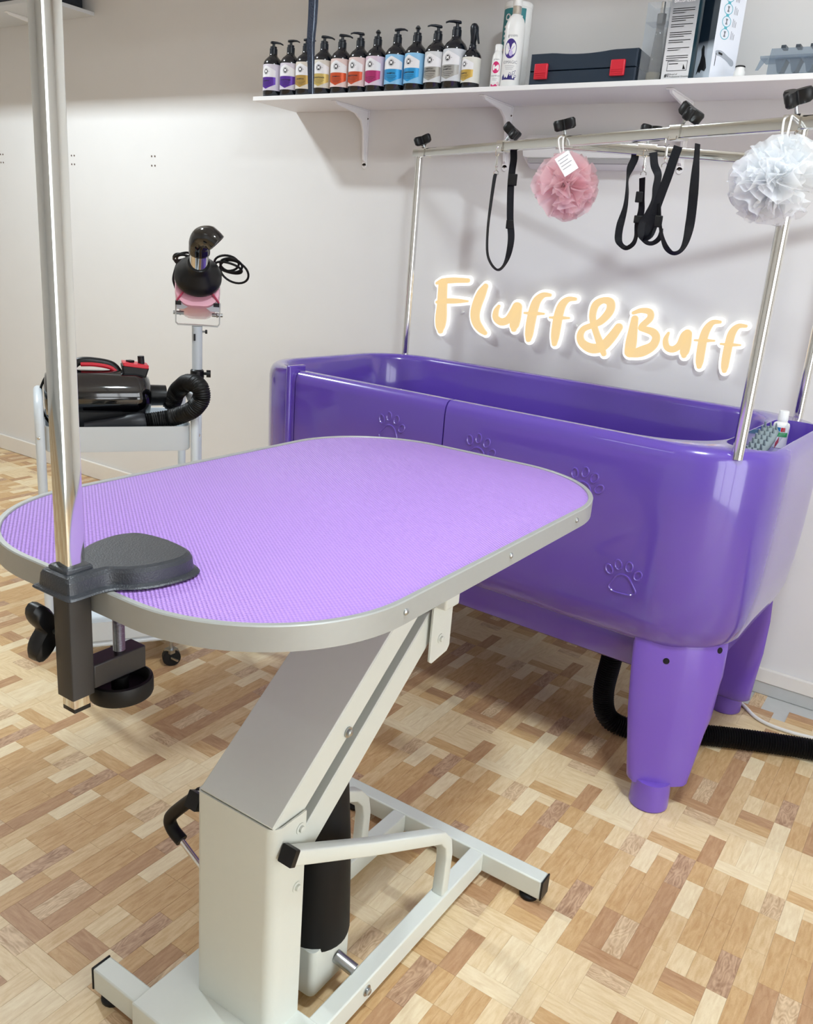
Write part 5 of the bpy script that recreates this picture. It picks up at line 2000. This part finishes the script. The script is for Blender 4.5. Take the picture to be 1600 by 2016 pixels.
# front mounting plate and pink shell behind it
c0 = SPt(389, 560)
axis = (vn * 0.92 + Vector((0, 0, -0.36))).normalized()      # blows towards the camera and up
a1 = vr
a2 = axis.cross(a1).normalized()
M_pink = mat('pink_gloss', 'E9A9BC', 0.25, coat=0.5)
m = MB()
rings = []
for d_, s1 in ((-0.012, 0.95), (0.0, 1.0), (0.09, 1.0), (0.16, 0.86), (0.185, 0.6)):
    rings.append([c0 + axis * d_ + (a1 * u + a2 * v) * s1 for u, v in rrect(0.071, 0.078, 0.05, 6)])
m.loft(rings)
m.build('pink_shell', M_pink, st, angle=50)
pc0 = SPt(389, 594, -0.012)
pl_ = [SPt(x, y, -0.03) for x, y in ((346, 590), (432, 597), (431, 615), (414, 613), (405, 606), (372, 603), (362, 608), (348, 608))]
m = MB(); m.loft([[p + vn * w for p in pl_] for w in (0.0, 0.003)]); m.build('front_plate', M_steel, st)
for x0_, y0_ in ((351, 596), (426, 601)):
    m = MB(); m.box(SPt(x0_, y0_, -0.034), (0.018, 0.004, 0.012), Matrix((vr, vn, Vector((0, 0, 1)))).transposed()); m.build('rubber_stop', M_rubber, st)
for (xa_, ya_), (xb_, yb_) in (((348, 591), (361, 574)), ((431, 597), (418, 578))):
    MB().cyl(SPt(xa_, ya_, -0.03), SPt(xb_, yb_, -0.035), 0.0032, n=8).build('pink_strut', mat('dark_pink', 'B03A58', 0.35), st)
# black cone, chrome tube and elbow
cc = SPt(390, 541, -0.02)
cax = (-vn * 0.80 + Vector((0, 0, 0.62)) + vr * 0.03).normalized()
Mc = cax.to_track_quat('Z', 'Y').to_matrix()
MB().lathe([(0.070, -0.020), (0.0745, -0.014), (0.0745, 0.0), (0.062, 0.018), (0.042, 0.038), (0.036, 0.048), (0.034, 0.062)], 40, Mc, cc).build('cone_nozzle', M_black, st, angle=50)
tb0 = cc + cax * 0.055
tdir = (-vn * 0.55 + Vector((0, 0, 0.83)) + vr * 0.04).normalized()
MB().tube([tb0, tb0 + tdir * 0.050], 0.0290, 28).build('chrome_tube', M_chrome, st, angle=50)
eb = tb0 + tdir * 0.044
el = crom([eb, eb + tdir * 0.030, eb + tdir * 0.052 + vr * 0.008, eb + tdir * 0.056 + vr * 0.030 - vn * 0.02, eb + tdir * 0.036 + vr * 0.050 - vn * 0.035], 6)
MB().tube(el, [0.0315] * 6 + [0.0325] * (len(el) - 12) + [0.030] * 6, 24, caps=False).build('elbow_nozzle', M_glossblack, st, angle=70, solid=0.003)
# coiled lead
for q, (cx_, cy_, rx, ry, rt_) in enumerate(((455, 522, 22, 13, 0.25), (450, 527, 27, 9, 0.3), (461, 535, 30, 20, 0.5), (446, 518, 24, 15, 0.15), (362, 510, 14, 8, 0.2), (358, 505, 17, 6, -0.3), (360, 513, 20, 11, 0.5))):
    pts = []
    for k in range(28):
        a = 2 * PI * k / 28
        u, v = rx * math.cos(a), ry * math.sin(a)
        pts.append(SPt(cx_ + u * math.cos(rt_) - v * math.sin(rt_), cy_ + u * math.sin(rt_) + v * math.cos(rt_), 0.03 + 0.012 * q * 0.5 + 0.02 * math.sin(a)))
    MB().tube(pts, 0.0038, 8, closed=True).build('lead_coil', M_rubber, st)
MB().tube(crom([SPt(x, y, 0.05) for x, y in ((352, 512), (345, 530), (341, 550), (346, 568))], 6), 0.0038, 8).build('lead', M_rubber, st)

# ------------------------------------------------------------------ hose, cables on the floor
dh = thing('drain_hose', (-0.5, 2.2, 0), 'black corrugated drain hose from under the tub out to the right', 'hose')
hp_ = [(-0.66, 2.16, 0.40), (-0.66, 2.16, 0.26), (-0.668, 2.16, 0.13), (-0.645, 2.165, 0.055), (-0.585, 2.19, 0.031), (-0.50, 2.235, 0.031), (-0.39, 2.31, 0.031), (-0.25, 2.385, 0.031), (-0.10, 2.45, 0.031), (0.12, 2.52, 0.031), (0.7, 2.60, 0.031), (1.7, 2.62, 0.031)]
pth = [Vector(p) for p in crom(hp_, 40)]
seg_, acc, out_p, out_r = 0.0036, 0.0, [pth[0]], [0.0275]
tot, nxt, cnt = 0.0, seg_, 0
for i in range(1, len(pth)):
    L_ = (pth[i] - pth[i - 1]).length
    while tot + L_ >= nxt:
        f_ = (nxt - tot) / L_
        cnt += 1
        out_p.append(pth[i - 1].lerp(pth[i], f_))
        out_r.append(0.0305 if cnt % 2 else 0.0255)
        nxt += seg_
    tot += L_
MB().tube(out_p, out_r, 18).build('corrugated_tube', M_rubber, dh, angle=20)
MB().lathe([(0.036, 0.345), (0.034, 0.40)], 20, origin=(-0.66, 2.16, 0)).build('hose_collar', M_rubber, dh)
cbm = mat('white_cable', 'F0EEEA', 0.4)
o = tag(MB().tube([Vector(p) for p in crom([(-0.46, 2.70, 0.006), (-0.365, 2.625, 0.006), (-0.30, 2.56, 0.006), (-0.22, 2.545, 0.006), (-0.10, 2.57, 0.006), (0.2, 2.665, 0.006), (1.2, 2.69, 0.006)], 8)], 0.0055, 10).build('white_cable', cbm),
        'white mains cable on the floor behind the drain hose by the skirting', 'cable')
o = tag(MB().tube([Vector(p) for p in crom([ZP(870, 1172, 0.004), ZP(890, 1180, 0.004), ZP(915, 1190, 0.004), ZP(940, 1198, 0.004), ZP(975, 1204, 0.004), ZP(1010, 1196, 0.004)], 8)], 0.004, 10).build('thin_cable', cbm),
        'thin white cable lying on the floor under the front of the tub', 'cable')

# ------------------------------------------------------------------ things in the tub's accessory tray
ZTRY = 0.8755
c = ZP(1531, 806, ZTRY + 0.098) + Vector((0.018, -0.004, 0))
c.z = ZTRY
t = thing('lotion_bottle', c, 'white bottle with blue, red and green label standing in the tub tray', 'bottle')
R0 = 0.021
MB().lathe([(R0, 0), (R0, 0.058), (R0 * .92, 0.064), (R0 * .6, 0.068), (R0 * .6, 0.072)], 28, origin=c).build('bottle_body', M_white, t, angle=50)
MB().lathe([(0.0135, 0.072), (0.0125, 0.096), (0.011, 0.098)], 24, origin=c).build('cap', M_white, t, angle=50)
ph = facing(c, -12)
m = MB(); patch(m, c, R0 + 0.0004, ph, -0.024, 0.004, 0.044, 0.055, 12); m.build('blue_print', mat('blue_print', '2F7DB4', 0.4), t)
m = MB(); patch(m, c, R0 + 0.0004, ph, 0.005, 0.016, 0.044, 0.055, 8); m.build('red_print', M_red, t)
m = MB(); patch(m, c, R0 + 0.0004, ph, -0.026, 0.026, 0.030, 0.042, 16); m.build('green_print', mat('green_print', '3FAE62', 0.4), t)
p0 = TW(TCX + TA - 0.088, TCY - 0.215, ZTRY + 0.014)
p1 = TW(TCX + TA - 0.080, TCY - 0.055, ZTRY + 0.082)
t = thing('rubber_brush', p0, 'grey rubber grooming brush with stubby bristles leaning in the tub tray', 'brush')
d = (p1 - p0)
ax = d.normalized()
sx_ = Vector((1, 0, 0)) - ax * ax.x
sx_.normalize()
nz_ = ax.cross(sx_).normalized()
if nz_.z < 0:
    nz_ = -nz_
m = MB()
rings = []
for f_, w, h in ((0.0, 0.010, 0.005), (0.08, 0.019, 0.010), (0.3, 0.024, 0.013), (0.7, 0.024, 0.014), (0.93, 0.019, 0.011), (1.0, 0.010, 0.006)):
    rings.append([p0 + d * f_ + sx_ * w * math.cos(2 * PI * j / 20) + nz_ * h * math.sin(2 * PI * j / 20) for j in range(20)])
m.loft(rings)
M_brush = mat('grey_rubber', '8C999E', 0.5)
m.build('brush_back', M_brush, t, angle=60)
for k in range(8):
    for j in (-1, 0, 1):
        b0 = p0 + d * (0.10 + 0.115 * k) + sx_ * 0.013 * j + nz_ * 0.010
        MB().tube([b0, b0 + nz_ * 0.018 - ax * 0.004], [0.0034, 0.0016], 8).build('bristle', M_brush, t)
m = MB()
pq = [p0 + d * 0.25 - nz_ * 0.014 + sx_ * 0.026, p0 + d * 1.05 - nz_ * 0.016 + sx_ * 0.028, p0 + d * 1.12 + nz_ * 0.016 + sx_ * 0.03, p0 + d * 0.30 + nz_ * 0.006 + sx_ * 0.027]
m.add(pq, [(0, 1, 2, 3)])
m.build('clear_wrapper', M_film, t, smooth=False, solid=0.0006)
m = MB(); rp0 = p0 + d * 0.62 - nz_ * 0.012 + sx_ * 0.0275
m.add([rp0, rp0 + d * 0.16, rp0 + d * 0.17 + nz_ * 0.015, rp0 + d * 0.02 + nz_ * 0.014], [(0, 1, 2, 3)])
m.build('wrapper_print', M_red, t, smooth=False, solid=0.0004)
